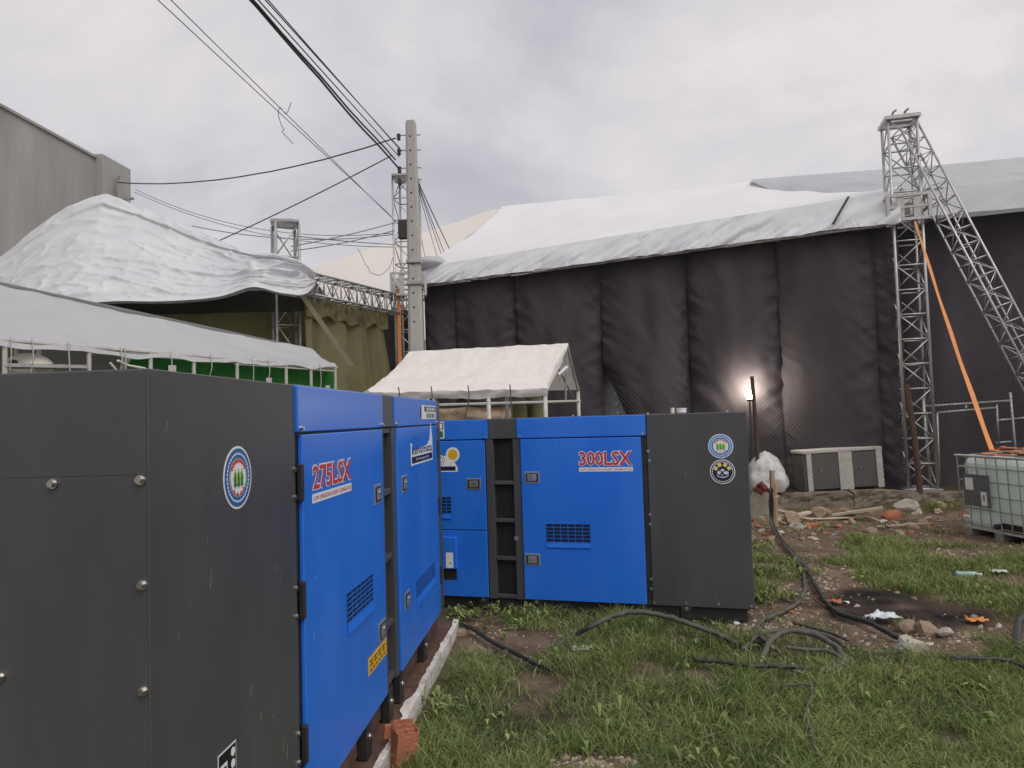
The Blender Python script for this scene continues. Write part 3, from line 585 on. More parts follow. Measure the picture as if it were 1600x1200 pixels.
for zz in (5.05,4.6):
    w=lerp(.185,.105,zz/pz)+.015; mb=MB(); mb.box(-w,w,-.16,.16,-.04,.04,.01,Matrix.Translation(Vector((pb_.x,pb_.y,zz)))).build('band_clamp','galv',UP)
MB().box(-.12,.12,-.06,.06,-.2,.2,.02,Matrix.Translation(Vector((pb_.x-.2,pb_.y+.02,5.75)))).build('splice_box','cable_black',UP)

# ------------------------------------------------------------------ overhead wires
def wire(a,b,sag,r,label,group,mt='wire_dark',jit=0,name='overhead_wire'):
    a=Vector(a);b=Vector(b); pts=[]
    for k in range(31):
        t_=k/30; p=a.lerp(b,t_); p.z-=sag*4*t_*(1-t_); p+=Vector((jit*nz(k*.7,a.x),0,jit*nz(k*.6,a.y+5))); pts.append(p)
    return MB().tube(pts,r*.72,6).solo(name,mt,label,'wire',group,smooth=True,base=b)
def ext(a,b,k): a=Vector(a);b=Vector(b); return b+(b-a)*k
PT=Vector((pb_.x-.26,pb_.y-.02,0))
def polept(z): return Vector((PT.x,PT.y,z))
bun=[((394,0),(622,262),.026,.02),((398,0),(618,250),.022,.02),((408,0),(624,245),.013,0),((419,0),(625,232),.012,0),((423,0),(627,236),.012,0)]
for (a,b3,r,j),lb_ in zip(bun,('thickest twisted power bundle running overhead to the utility pole','twisted power bundle close beside the thickest overhead bundle','slim power line between the twisted bundles and the outer pair','slim power line, one of the outer pair ending at the insulators','slim power line, one of the outer pair ending at the insulators')):
    q=at(*b3,15.1); p=at(*a,9.2); wire(ext(q,p,2.3),q,-.0+.05,r,lb_,'power lines over the generators',jit=j)
for a,b3,lb_ in (((252,0),(612,338),'thin grey overhead line of a pair, the one clear of the dangling twist'),((272,0),(618,346),'thin grey overhead line of a pair, carrying the dangling wire twist')):
    q=at(*b3,17.0); p=at(*a,9.5); wire(ext(q,p,2.3),q,.05,.010,lb_,'thin overhead lines','wire_grey')
tw=[at(437,165,12.1),at(440,190,12.1),at(452,205,12.1),at(447,212,12.1),at(455,222,12.1)]
MB().tube(curve_pts([at(455,160,12.1),at(447,178,12.1),at(438,168,12.1),at(435,178,12.1),at(440,196,12.1),at(444,202,12.1),at(441,206,12.1),at(450,216,12.1),at(458,225,12.1)],4),.007,5).solo('stray_wire','wire_grey','loose twist of wire dangling from the thin overhead line','wire')
bpil=wb(.75,-.05,0); bpil.z=at(206,287,21.4).z
wire(bpil,at(618,216,15.15),.35,.022,'dark sagging cable from the concrete building pillar to the pole','','wire_dark',jit=.01)
wire(at(300,395,15.9),at(612,243,15.15),.05,.017,'straight dark wire dropping from the pole to the silver tarp','','wire_dark')
for (a,ya,b3,yb,sg) in ((((212,296)),21.3,(616,364),17.1,.5),((210,300),21.3,(616,386),17.1,.4)):
    wire(at(*a,ya),at(*b3,yb),sg,.012,'thin grey wire from the building pillar to the pole tower','thin wires beside the pole','wire_grey')
for (a,ya,b3,yb,sg) in (((455,385),14.2,(616,348),17.1,.03),((455,392),14.2,(616,360),17.1,.05),((455,368),14.2,(616,382),17.1,.02),((300,353),15.8,(616,366),17.1,.2)):
    wire(at(*a,ya),at(*b3,yb),sg,.014,'thin grey wire from the small truss tower to the pole tower','thin wires between the truss towers','wire_grey')
wire(at(560,388,17.2),at(616,400,17.1),.55,.010,'slack looping wire hanging beside the pole tower','','wire_grey',jit=.04)
for (b3,r) in (((702,386),.020),((694,392),.016),((690,396),.014),((681,392),.013),((663,394),.012)):
    q=at(b3[0],b3[1],22.5); s_=at(646,268 if b3[0]>670 else 300,15.3); wire(s_,ext(s_,q,.5),.05,r,'dark wire running from the pole away over the event tent roof','wires beyond the pole')

# ------------------------------------------------------------------ generators
ZG=CAMZ
LA=.0744; LX,LY=-.897,1.81; HT=1.62; LZ=ZG+.150-HT
RA=.293; RX,RY=1.928,6.091; RZ=ZG-.005-HT; RL=4.247
def gen_frame(left):
    if left: return Matrix.Translation(Vector((LX,LY,LZ)))@Matrix.Rotation(math.pi/2-LA,4,'Z')
    ox=RX-math.cos(RA)*RL; oy=RY+math.sin(RA)*RL
    return Matrix.Translation(Vector((ox,oy,RZ)))@Matrix.Rotation(-RA,4,'Z')
def fuv(Mx,px,py):      # picture direction meets the long face of that generator
    iv=Mx.inverted(); o=iv@CP; d=(iv.to_3x3())@ray(px,py); k=-o.y/d.y; p=o+d*k; return p.x,p.z
def bolt(mb_parent,x,z,y=-.0,r=.011,name='bolt'):
    mb=MB(); mb.tube([(x,y,z),(x,y-.004,z)],r*1.5,12); mb.tube([(x,y-.004,z),(x,y-.013,z)],r,6); return mb.build(name,'bolt_metal',mb_parent,True)
def latch(P,x,z,y,flip=1):
    b_=MB().box(x-.07,x+.07,y-.004,y+.001,z-.052,z+.052,.002).build('latch','latch_metal',P,True)
    MB().box(x-.056,x+.056,y-.0065,y-.0042,z-.038,z+.038).build('latch_recess','recess_black',b_,True)
    MB().box(x-.042,x+.042,y-.010,y-.007,z-.030,z+.030,.001).build('paddle','latch_metal',b_,True)
    MB().tube([(x+.01*flip,y-.010,z+.008),(x+.01*flip,y-.016,z+.008)],.010,10).build('lock_button','bolt_metal',b_,True)
    return b_
def vent(P,x0,x1,z0,z1,y,nxb,nzb):
    o=MB().box(x0,x1,y-.0015,y+.002,z0,z1).build('vent','vent_dark',P,True)
    for k in range(nzb+1):
        z=lerp(z0,z1,k/nzb); MB().box(x0-.004,x1+.004,y-.0035,y-.0018,z-.0028,z+.0028).build('vent_bar','blue_paint',o,True)
    for k in range(1,nxb):
        xx=lerp(x0,x1,k/nxb); MB().box(xx-.0025,xx+.0025,y-.0032,y-.002,z0,z1).build('vent_bar','blue_paint',o,True)
    MB().add([(x0,y-.0018,z0-.003),(x1,y-.0018,z0-.003),(x1,y-.010,z0-.045),(x0,y-.010,z0-.045),(x0,y-.0005,z0-.06),(x1,y-.0005,z0-.06)],[(0,1,2,3),(3,2,5,4),(0,3,4),(1,5,2)]).build('vent_hood','blue_paint',o,True)
def hinge(P,x,z,y):
    o=MB().box(x-.012,x+.012,y-.022,y+.0,z-.07,z+.07,.004).build('hinge','black_steel',P,True)
    for s_ in (-1,1): bolt(o,x-.035,z+s_*.052,y+.006,.010,'hinge_bolt')
    return o
def roundel(P,x,z,r,y,trees=True):
    o=MB().prism(circ(x,z,r,56),y,y-.0012).build('round_sticker','white_print',P,True)
    MB().prism(circ(x,z,r*.93,56),y-.0012,y-.0018).build('blue_ring','blue_print' if trees==1 else 'sky_print',o,True)
    if trees==1:
        for k in range(36):
            a=2*math.pi*k/36; c_,s_=math.cos(a),math.sin(a); rr=r*.76
            MB().prism([(x+rr*c_+.03*r*i*c_-.045*r*j*s_,z+rr*s_+.03*r*i*s_+.045*r*j*c_) for i,j in ((-1,-1),(1,-1),(1,1),(-1,1))],y-.0018,y-.0022).build('dash','white_print',o,True)
        MB().prism(circ(x,z,r*.63,40),y-.0018,y-.0022).build('grey_ring','grey_print',o,True)
    else:
        MB().prism(circ(x,z,r*.78,40),y-.0018,y-.0021).build('pale_ring','white_print',o,True); MB().prism(circ(x,z,r*.73,40),y-.0021,y-.0023).build('blue_ring','blue_print',o,True)
    MB().prism(circ(x,z,r*.53 if trees==1 else r*.62,40),y-.0023,y-.0028).build('white_centre','white_print',o,True)
    for k,a in enumerate([R_(d) for d in range(35,150,14)]+[R_(d) for d in (235,262,290,312)]):
        rr=r*.53; cx_,cz_=x+rr*math.cos(a),z+rr*math.sin(a); q=r*.06
        MB().prism([(cx_-q,cz_-q*.9),(cx_+q,cz_-q),(cx_+q*.8,cz_+q),(cx_-q*.7,cz_+q*.9)],y-.0028,y-.0032).build('letter_mark','red_print',o,True)
    MB().prism([(x-.40*r,z-.02*r),(x-.3*r,z+.16*r),(x+.28*r,z+.16*r),(x+.40*r,z-.02*r),(x+.30*r,z-.2*r),(x-.30*r,z-.2*r)],y-.0028,y-.0032).build('meadow','lime_print',o,True)
    for k in (-1,0,1):
        X=x+k*.24*r
        MB().prism([(X-.11*r,z-.27*r),(X+.11*r,z-.27*r),(X+.055*r,z-.08*r),(X+.09*r,z-.08*r),(X,z+.30*r),(X-.09*r,z-.08*r),(X-.055*r,z-.08*r)],y-.0033,y-.0038).build('tree_mark','dgreen_print' if trees==1 else 'green_print',o,True)
        MB().prism([(X-.02*r,z-.34*r),(X+.02*r,z-.34*r),(X+.02*r,z-.27*r),(X-.02*r,z-.27*r)],y-.0033,y-.0038).build('tree_stem','dgreen_print',o,True)
    return o
def name_sticker(P,cx_,z,w,h,y,body):
    o=MB().box(cx_-w/2-.006,cx_+w/2+.006,y-.0012,y,z-.052,z-.016).build('caption_strip','white_print',P,True)
    text('model_name_outline',body,'white_print',P,cx_,z-.006,w+.012,h+.012,y-.0012,bold=.055)
    text('model_name',body,'red_print',P,cx_,z,w,h,y-.0024,bold=.018)
    text('caption','LOW EMISSION & SILENT GENERATOR','red_print',o,cx_,z-.043,w*.97,.018,y-.0022)
def build_gen(left):
    Mx=gen_frame(left)
    if left:
        T=thing('diesel_generator','blue and charcoal generator marked 275LSX with bolted charcoal end panel','generator',Mx.translation,math.pi/2-LA); U=[0,.974,2.261,2.539,3.939,4.129]
    else:
        T=thing('diesel_generator','blue and charcoal generator marked 300LSX with two round stickers','generator',Mx.translation,-RA); U=[0,.83,1.99,2.262,3.42,4.247]
    T.rotation_euler=Mx.to_euler(); WM[T]=Mx
    L_=U[-1]; W_=1.35; 
    # casing core
    MB().box(U[1]+.001,U[4]-.001,.06,W_-.02,.0,HT-.012,.0).build('inner_casing','recess_black',T,True)
    MB().box(U[0],U[1]-.002,0,W_,0,HT,.003).build('end_casing','dark_paint',T,True)
    MB().box(U[4]+.002,U[5],0,W_,0,HT,.006).build('end_casing','dark_paint',T,True)
    MB().box(U[1]-.001,U[4]+.001,.004,W_-.004,HT-.012,HT+.004,.003).build('top_panel','blue_paint' if 0 else 'dark_paint',T,True)
    MB().box(U[1],U[4],W_-.019,W_,0,HT-.013).build('back_panel','blue_paint',T,True)
    for a,b3 in ((U[1],U[2]),(U[3],U[4])):
        h_=MB().box(a+.002,b3-.002,-.012,.058,HT-.18,HT-.001,.004).build('header_panel','blue_paint',T,True)
        bolt(h_,a+.03,HT-.165,-.012,.008); bolt(h_,b3-.03,HT-.165,-.012,.008)
    # column with recessed steps between the doors
    c0_,c1_=U[2],U[3]
    col=MB().box(c0_+.002,c1_-.002,-.004,.058,HT-.18,HT-.001,.003).build('centre_column','dark_paint',T,True)
    for (a,b3) in ((c0_-.028,c0_+.042),(c1_-.042,c1_+.028)): MB().box(a,b3,.0,.059,.0,HT-.183,.003).build('column_upright','dark_paint',col,True)
    for z in ((.03,.33,.70,1.07,HT-.20) if left else (.02,.36,.70,1.04)): MB().box(c0_+.043,c1_-.043,.008,.059,z-.016,z+.016,.003).build('step_bar','dark_paint',col,True)
    # doors
    doors=[]
    for k,(a,b3) in enumerate(((U[1],U[2]),(U[3],U[4]))):
        x0,x1=(a+.045,b3-.034) if k==0 else (a+.034,b3-.045)
        if left: x0=a+.035 if k==0 else x0
        doors.append((x0,x1))
    fr=MB().box(U[1]+.001,U[2]-.03,.006,.0595,0,HT-.182).build('door_frame','black_steel',T,True)
    MB().box(U[3]+.03,U[4]-.001,.006,.0595,0,HT-.182).build('door_frame','black_steel',T,True)
    D=[]
    for k,(x0,x1) in enumerate(doors):
        if not left and k==0:
            d_=MB().box(x0,x1,-.014,.005,.615,HT-.190,.004).build('door','blue_paint',T,True)
            e_=MB().box(x0,x1,-.012,.005,.008,.608,.004).build('lower_panel','blue_paint',T,True); D+= [(d_,e_)]
        else: D.append(MB().box(x0,x1,-.014,.005,.008,HT-.190,.004).build('door','blue_paint',T,True))
    y=-.014
    F=lambda px,py:fuv(Mx,px,py)
    # skid below
    sk=MB().box(.06,L_-.06,.05 if left else .03,W_-.05,-(LZ-.12) if left else -(RZ-.02),-.001,.004).build('skid','rust_steel' if left else 'black_steel',T,True)
    zb=-(LZ-.105) if left else -(RZ-.01)
    for xx in ((1.2,1.9,2.35,2.62,3.35) if left else (.5,1.9,2.4,3.7)):
        lg=MB().box(xx-.045,xx+.045,-.0,.048 if left else .029,zb,-.002,.003).build('skid_bracket','black_steel',T,True); bolt(lg,xx,zb+.1,0,.012)
    # lifting eyes/bolts along the roof
    for xx in np.linspace(.15,L_-.15,7): MB().tube([(xx,.02,HT-.001),(xx,.02,HT+.018)],.010,8).build('roof_bolt','bolt_metal',T,True)
    if left:
        for z in (HT-.37,HT-.81,.28): hinge(T,U[1]+.022,z,-.0)
        for z in (HT-.37,HT-.81,.28): hinge(T,U[4]-.01,z,-.0)
        latch(D[0],*F(586,772),y); latch(D[0],*F(593,985),y); latch(D[1],*F(628,756),y); latch(D[1],*F(633,937),y)
        a=F(537,925);b3=F(579,960); vent(D[0],a[0],b3[0],F(537,976)[1],F(537,927)[1],y,6,6)
        a=F(647,905);b3=F(677,920); vent(D[1],a[0],b3[0],F(647,935)[1],F(647,908)[1],y,5,7)
        a=F(483,760);b3=F(543,740); c_=F(513,752); top=F(484,728)[1]; bot=F(484,766)[1]
        name_sticker(D[0],(a[0]+b3[0])/2,bot,b3[0]-a[0],top-bot,y,'275LSX')
        rx,rz=F(371,746); rtop_=F(371,697)[1]; roundel(T,rx,rz,rtop_-rz,-.0005,1)
        # yellow notice
        a=F(571,1040);b3=F(600,1020); z1=F(571,1030)[1]; z0=F(571,1058)[1]
        n_=MB().box(a[0],b3[0],y-.0012,y,z0,z1).build('yellow_notice','yellow_print',D[0],True); w=b3[0]-a[0]; h_=z1-z0
        for r_ in range(2):
            for k in range(4 if r_==0 else 6):
                n__=4 if r_==0 else 6; X=a[0]+w*(.08+.88*k/n__); Z=z0+h_*(.45 if r_==0 else .12); gw=w*.6/n__*1.2; g_h=h_*(.42 if r_==0 else .22)
                MB().box(X,X+gw,y-.0018,y-.0012,Z+g_h*.6,Z+g_h*.78).build('notice_mark','black_print',n_,True); MB().box(X+gw*.35,X+gw*.55,y-.0018,y-.0012,Z,Z+g_h*.55).build('notice_mark','black_print',n_,True); MB().box(X,X+gw*.9,y-.0018,y-.0012,Z+g_h*.05,Z+g_h*.2).build('notice_mark','black_print',n_,True)
        # brand stickers on the far door and header
        a=F(639,725);b3=F(673,715); z0=F(640,728)[1]; z1=F(640,705)[1]; w=b3[0]-a[0]; cxx=(a[0]+b3[0])/2
        st=MB().prism([(a[0],z0),(b3[0],z0),(b3[0],z1+.06),(b3[0]-.05,z1+.18),(b3[0]-.1,z1+.06),(b3[0]-.2,z1+.02),(a[0]+.05,z1),(a[0]+.04,z1+.05),(a[0],z1+.05)],y,y-.0012).build('brand_sticker','white_print',D[1],True)
        MB().box(a[0]+.02,b3[0]-.02,y-.002,y-.0012,z0+.012,z0+.055).build('brand_band','navy_print',st,True)
        text('brand_band_text','kenomata generator','white_print',st,cxx,z0+.022,w*.6,.022,y-.0024)
        text('brand_name','kenomata','navy_print',st,cxx,z0+.068,w*.92,(z1-z0)*.62,y-.0022,bold=.01)
        a=F(655,642);b3=F(678,641); z0=F(656,655)[1]; z1=F(656,633)[1]; w=b3[0]-a[0]; yh=-.012
        bd=MB().box(a[0],b3[0],yh-.0012,yh,z0,z1,.0).build('rating_badge','white_print',T,True)
        MB().prism(circ(a[0]+.02,(z0+z1)/2,(z1-z0)*.5,20,math.pi/2,1.5*math.pi),yh-.0002,yh-.0013).build('badge_end','navy_print',bd,True)
        MB().box(a[0]+.12,b3[0]-.01,yh-.002,yh-.0013,(z0+z1)/2+.005,z1-.008).build('badge_block','navy_print',bd,True)
        for k in range(5): MB().box(a[0]+w*(.35+.12*k),a[0]+w*(.35+.12*k)+w*.07,yh-.0026,yh-.0021,(z0+z1)/2+.012,z1-.014).build('badge_mark','white_print',bd,True); MB().box(a[0]+w*(.35+.12*k),a[0]+w*(.35+.12*k)+w*.08,yh-.002,yh-.0013,z0+.008,(z0+z1)/2-.008).build('badge_mark','dgreen_print',bd,True)
        # fuel sticker and filler recess low on the end casing
        a=F(340,1185);b3=F(368,1160); z1=F(354,1169)[1]; z0=z1-.16; w=b3[0]-a[0]
        fs_=MB().box(a[0],b3[0],-.0015,-.0003,z0,z1).build('fuel_sticker','white_print',T,True)
        MB().box(a[0]+.004,b3[0]-.004,-.0022,-.0015,z0+.004,z1-.004).build('fuel_field','black_print',fs_,True)
        for k in range(3): MB().prism(circ(b3[0]-.022,z1-.025-k*.034,.013,16),-.0022,-.0028).build('fuel_dot','white_print',fs_,True)
        MB().box(a[0]+.012,a[0]+w*.48,-.0028,-.0022,z0+.02,z1-.035).build('pump_icon','white_print',fs_,True); MB().box(a[0]+.018,a[0]+w*.42,-.0034,-.0028,z1-.075,z1-.045).build('pump_window','black_print',fs_,True)
        MB().box(.22,.46,-.003,-.0004,.02,.19,.002).build('filler_recess','recess_black',T,True); MB().box(.20,.48,-.014,-.0004,.191,.206,.002).build('filler_lip','dark_paint',T,True)
        bolt(T,.53,.17,0,.01)
        rs=random.Random(3)
        for k in range(26):
            px,py=(rs.uniform(250,440),rs.uniform(650,1180)) if k<10 else ((rs.uniform(480,585),rs.uniform(690,1040)) if k<20 else (rs.uniform(620,675),rs.uniform(690,930)))
            x_,z_=F(px,py); yy=-.0002 if k<10 else y-.0002; L2=rs.uniform(.008,.035); an=rs.uniform(-.9,.9); w2=rs.uniform(.0006,.0016)
            MB().prism([(x_,z_),(x_+w2,z_),(x_+w2+L2*math.sin(an),z_-L2*math.cos(an)),(x_+L2*math.sin(an),z_-L2*math.cos(an))],yy,yy-.0004).build('paint_scratch','latch_metal',T if k<10 else (D[0] if k<20 else D[1]),True)
        # bolted end panel (short face at x=0, towards the camera)
        def endbolt(px,py):
            iv=Mx.inverted(); o=iv@CP; d=iv.to_3x3()@ray(px,py); p=o+d*(-.008-o.x)/d.x
            mb=MB(); mb.tube([(-.004,p.y,p.z),(-.009,p.y,p.z)],.0125,14); mb.tube([(-.009,p.y,p.z),(-.020,p.y,p.z)],.0085,6); mb.build('end_bolt','bolt_metal',T,True)
        for q in ((82,756),(219,750),(222,914),(223,1080),(0,1058)): endbolt(*q)
        iv=Mx.inverted(); o=iv@CP; d=iv.to_3x3()@ray(229,742); sz=(o+d*(-.0-o.x)/d.x).z
        MB().box(-.004,.0,.004,W_-.004,.012,sz,.0006).build('end_panel','dark_paint',T,True); MB().box(-.0036,.0,.004,W_-.004,sz+.0008,HT-.004,.0006).build('end_panel','dark_paint',T,True)
        for (px,py,L2) in ((328,920,.05),(391,1088,.03),(407,1125,.02),(442,1175,.05),(448,1185,.04)):
            x_,z_=F(px,py); MB().prism([(x_,z_),(x_+.003,z_-.002),(x_+.012,z_+L2),(x_+.009,z_+L2)],-.0002,-.0007).build('paint_scratch','latch_metal',T,True)
    else:
        dl_,el_=D[0]; dr=D[1]
        latch(dr,*F(832,746),y,-1); latch(dr,*F(833,874),y,-1); latch(dl_,*F(741,756),y)
        a=F(854,818);b3=F(923,846); vent(dr,a[0],b3[0],F(888,847)[1],F(888,818)[1],y,6,5)
        a=F(686,776);b3=F(706,802); vent(dl_,a[0]-.2,b3[0],F(700,802)[1],F(700,776)[1],y,7,5)
        a=F(906,727);b3=F(988,727); c_=F(947,725)[1]; name_sticker(dr,(a[0]+b3[0])/2,F(947,727)[1],b3[0]-a[0],F(947,705)[1]-F(947,727)[1],y,'300LSX')
        x_,z_=F(1126,697); r_=F(1126,678)[1]-z_; roundel(T,x_,z_,r_,-.0005,2)
        x_,z_=F(1129,737); yb=-.0005
        o=MB().prism(circ(x_,z_,r_,56),yb,yb-.0012).build('round_sticker','white_print',T,True)
        MB().prism(circ(x_,z_,r_*.93,48),yb-.0012,yb-.0017).build('navy_ring','navy_print',o,True); MB().prism(circ(x_,z_,r_*.84,48),yb-.0017,yb-.002).build('pale_ring','white_print',o,True); MB().prism(circ(x_,z_,r_*.79,48),yb-.002,yb-.0024).build('navy_disc','navy_print',o,True)
        for k,aa in enumerate((R_(152),R_(112),R_(68),R_(28))):
            cx_,cz_=x_+r_*.60*math.cos(aa),z_+r_*.60*math.sin(aa); q=r_*.145; ro=aa-math.pi/2
            MB().prism([(cx_+q*(i*math.cos(ro)-j*math.sin(ro)),cz_+q*(i*math.sin(ro)+j*math.cos(ro))) for i,j in ((-1,-1),(1,-1),(1,1),(-1,1))],yb-.0024,yb-.003).build('character_mark','yellow_pale',o,True)
        for (ux,uz,us,sx) in ((-.28,-.08,.15,1.),(.28,-.1,.14,1.5),(0.,.12,.10,1.5),(-.04,-.28,.07,.6)): MB().prism(circ(x_+ux*r_,z_+uz*r_,us*r_,20,sx=sx),yb-.0024,yb-.003).build('emblem_mark','litter_white',o,True)
        pts=[(x_+r_*.55*math.cos(R_(d)),z_-.08*r_+r_*.42*math.sin(R_(d))) for d in range(205,336,10)]; pts+=[(x_+r_*.55*math.cos(R_(d)),z_-.08*r_+r_*.34*math.sin(R_(d))) for d in range(335,204,-10)]
        MB().prism(pts,yb-.0024,yb-.003).build('smile_mark','litter_white',o,True)
        for (px,py) in ((1011,706),(1013,721),(1014,805),(1014,820),(1016,906),(1016,921),(1020,943),(1070,944),(1121,946),(1172,949)): 
            x2,z2=F(px,py); bolt(T,x2+.01,z2+.006,0,.0085)
        rs=random.Random(8)
        for k in range(16):
            px,py=(rs.uniform(830,1000),rs.uniform(690,935)) if k<9 else (rs.uniform(1025,1160),rs.uniform(665,940))
            x_,z_=F(px,py); yy=y-.0002 if k<9 else -.0002; L2=rs.uniform(.012,.05); an=rs.uniform(-1.2,1.2); w2=rs.uniform(.001,.0025)
            MB().prism([(x_,z_),(x_+w2,z_),(x_+w2+L2*math.sin(an),z_-L2*math.cos(an)),(x_+L2*math.sin(an),z_-L2*math.cos(an))],yy,yy-.0004).build('paint_scratch','latch_metal',dr if k<9 else T,True)
        # brand sticker partly behind the near generator
        b3=F(716,735); a=F(690,735); z0=F(700,737)[1]; z1=F(700,712)[1]; xr=b3[0]; xl=xr-.42
        st=MB().prism([(xl,z0),(xr,z0),(xr,z0+.04),(xr-.03,z0+.09),(xr-.03,z1),(xl,z1)],y,y-.0012).build('brand_sticker','white_print',dl_,True)
        MB().prism(circ(xr-.045,z1+.01,.068,24),y-.0001,y-.0011).build('sun_backing','white_print',st,True); MB().prism(circ(xr-.045,z1+.01,.048,24),y-.0012,y-.0018).build('sun_disc','yellow_print',st,True)
        MB().box(xl+.02,xr-.02,y-.0018,y-.0012,z0+.01,z0+.05).build('brand_band','navy_print',st,True)
        text('brand_name_outline','eco','navy_print',st,xr-.25,z0+.055,.25,.11,y-.0014,bold=.03); text('brand_name','eco','white_print',st,xr-.25,z0+.06,.24,.10,y-.002,bold=.0)
        b3=F(694.5,660); z0=F(694,685)[1]; z1=F(694,659)[1]; bd=MB().box(b3[0]-.26,b3[0],-.0132,-.012,z0,z1).build('rating_badge','white_print',T,True)
        MB().box(b3[0]-.25,b3[0]-.008,-.014,-.0132,(z0+z1)/2+.006,z1-.008).build('badge_block','navy_print',bd,True)
        for k in range(4): MB().box(b3[0]-.05-.06*k,b3[0]-.018-.06*k,-.0146,-.0141,(z0+z1)/2+.014,z1-.016).build('badge_mark','white_print',bd,True); MB().box(b3[0]-.05-.06*k,b3[0]-.012-.06*k,-.014,-.0132,z0+.01,(z0+z1)/2-.01).build('badge_mark','dgreen_print',bd,True)
        # outlet box on the lower left panel
        a=F(696,838);b3=F(716,888); yb=-.012
        ob=MB().box(b3[0]-.30,b3[0],yb-.03,yb,b3[1],a[1],.004).build('outlet_cover','blue_paint',el_,True)
        c_=F(697,862);c2=F(711,886); MB().box(c2[0]-.07,c2[0],yb-.0315,yb-.0302,c2[1],c_[1]).build('paper_label','white_print',ob,True)
        text('label_number','4','black_print',ob,c2[0]-.03,c2[1]+.03,.015,.03,yb-.0322)
        MB().box(b3[0]-.28,b3[0]-.01,yb-.004,yb,b3[1]-.10,b3[1]-.006,.0).build('outlet_opening','recess_black',el_,True)
        x2,z2=F(807,841); MB().prism(circ(x2,z2,.022,10),-.0003,-.0022).build('tape_scrap','latch_metal',T,True)
    return T
GL=build_gen(True); GR=build_gen(False)
# plinth below the near generator
Ml=gen_frame(True); PL=thing('concrete_plinth','dirty low concrete plinth with flaking white edge under the 275LSX generator','plinth',(LX,LY,0))
def pl(x,y,z): return Ml@Vector((x,y,z-LZ))
mb=MB(); n=60
for k in range(n+1):
    x_=lerp(-.3,4.35,k/n); o=-.062-.02*nz(k*.7,3)-.012*nz(k*2.1,8); mb.v+=[pl(x_,o,-.06),pl(x_,o+.005,.10+.008*nz(k*.9,1)),pl(x_,1.45,.10),pl(x_,1.45,-.06)]
for k in range(n): mb.f+=[tuple(k*4+a for a in (j,(j+1)%4))+tuple((k+1)*4+a for a in ((j+1)%4,j)) for j in range(4)]
mb.f+=[(0,1,2,3),(n*4+3,n*4+2,n*4+1,n*4)]; mb.build('slab','rust_steel',PL)
mb=MB()
for k in range(n*2+1):
    x_=lerp(-.3,4.36,k/(n*2)); o=-.080-.012*nz(k*.12,3)-.006*nz(k*.5,2); w=.012+.05*max(0,nz(k*.13,5))+.012*nz(k*.5,4)
    mb.v+=[pl(x_,o-.006,-.02),pl(x_,o,.104),pl(x_,o+w+.02,.110),pl(x_,o+w+.02,.09)]
for k in range(n*2): mb.f+=[tuple(k*4+a for a in (j,(j+1)%4))+tuple((k+1)*4+a for a in ((j+1)%4,j)) for j in range(4)]
mb.f+=[(0,1,2,3),(n*8+3,n*8+2,n*8+1,n*8)]; mb.build('edge_render','plaster_white',PL)
# small cups on the far generator roof
for (px,r,h,mt,lb) in ((1065,.045,.05,'white_print','white lidded bowl resting on the roof of the 300LSX generator'),(1051,.018,.055,'cream_plastic','small cream cup resting on the roof of the 300LSX generator')):
    p=at(px,646,6.9); lathe([(r*.8,0),(r,.01),(r,h*.8),(r*1.08,h*.82),(r*1.08,h)],Vector((p.x,p.y,RZ+HT)),16).solo('roof_cup',mt,lb,'cup',smooth=False)

# ------------------------------------------------------------------ low wall, fence
wy=12.35
LW=thing('low_wall','low crumbling concrete wall below the chain-link fence','wall',(5,wy,0))
xw=2.2
while xw<13:
    w=random.uniform(1.1,1.9); h=.36+random.uniform(-.02,.03); mb=MB(); nu=14
    def face(u,v,x0=xw,w=w,h=h):
        # profile round the block: front bottom, front top, back top, back bottom
        pr=[(-.02,-.1),(0,h*.5),(.01,h),(.16,h+.01),(.30,h-.01),(.32,-.1)]; k=v*(len(pr)-1); i=min(int(k),len(pr)-2); f=k-i; a=pr[i]; b3=pr[i+1]
        x=x0+u*(w-.012); return Vector((x,wy+lerp(a[0],b3[0],f)+.04*nz(x*5,v*6)+.03*nz(x*13,v*14),lerp(a[1],b3[1],f)+(.025*nz(x*4,v*5,3)+.02*nz(x*12,3)-(.07*sm(6.0,7.2,x)))*(1 if v>.15 else 0)))
    mb.sheet(face,26,20); mb.build('wall_block','old_concrete',LW,smooth=False); xw+=w
FN=thing('chain_link_fence','sagging chain-link fence with rusty posts standing on the low wall','fence',(5,wy+.15,.35))
fx0,fx1=1.55,10.5; fy=wy+.16; ztop_f=2.28; cell=.075
mb=MB(); 
def fp(x,z): return Vector((x,fy+.05*nz(x*.8,z*.8)+.03*nz(x*3,z*2,4),z-.10*abs(nz(x*.5,2))*(z/2.2)+(.06*nz(x*2.,7) if z>2.2 else 0)))
cols=int((fx1-fx0)/cell); rows=int((ztop_f-.36)/(cell*.55)); r=.0020
for c_ in range(cols):
    for sgn in (0,1):
        pts=[]
        for k in range(rows+1):
            x=fx0+(c_+(.5 if k%2 else (1. if sgn else 0.)))*cell; pts.append(fp(x,.36+k*cell*.55))
        vs=[];fs=[]
        for p in pts: vs+=[p+Vector((r,0,0)),p+Vector((-r*.5,r*.87,0)),p+Vector((-r*.5,-r*.87,0))]
        for k in range(len(pts)-1): fs+=[(k*3+a,k*3+(a+1)%3,k*3+3+(a+1)%3,k*3+3+a) for a in range(3)]
        mb.add(vs,fs)
o=mb.build('wire_mesh','fence_wire',FN); o['kind']='stuff'
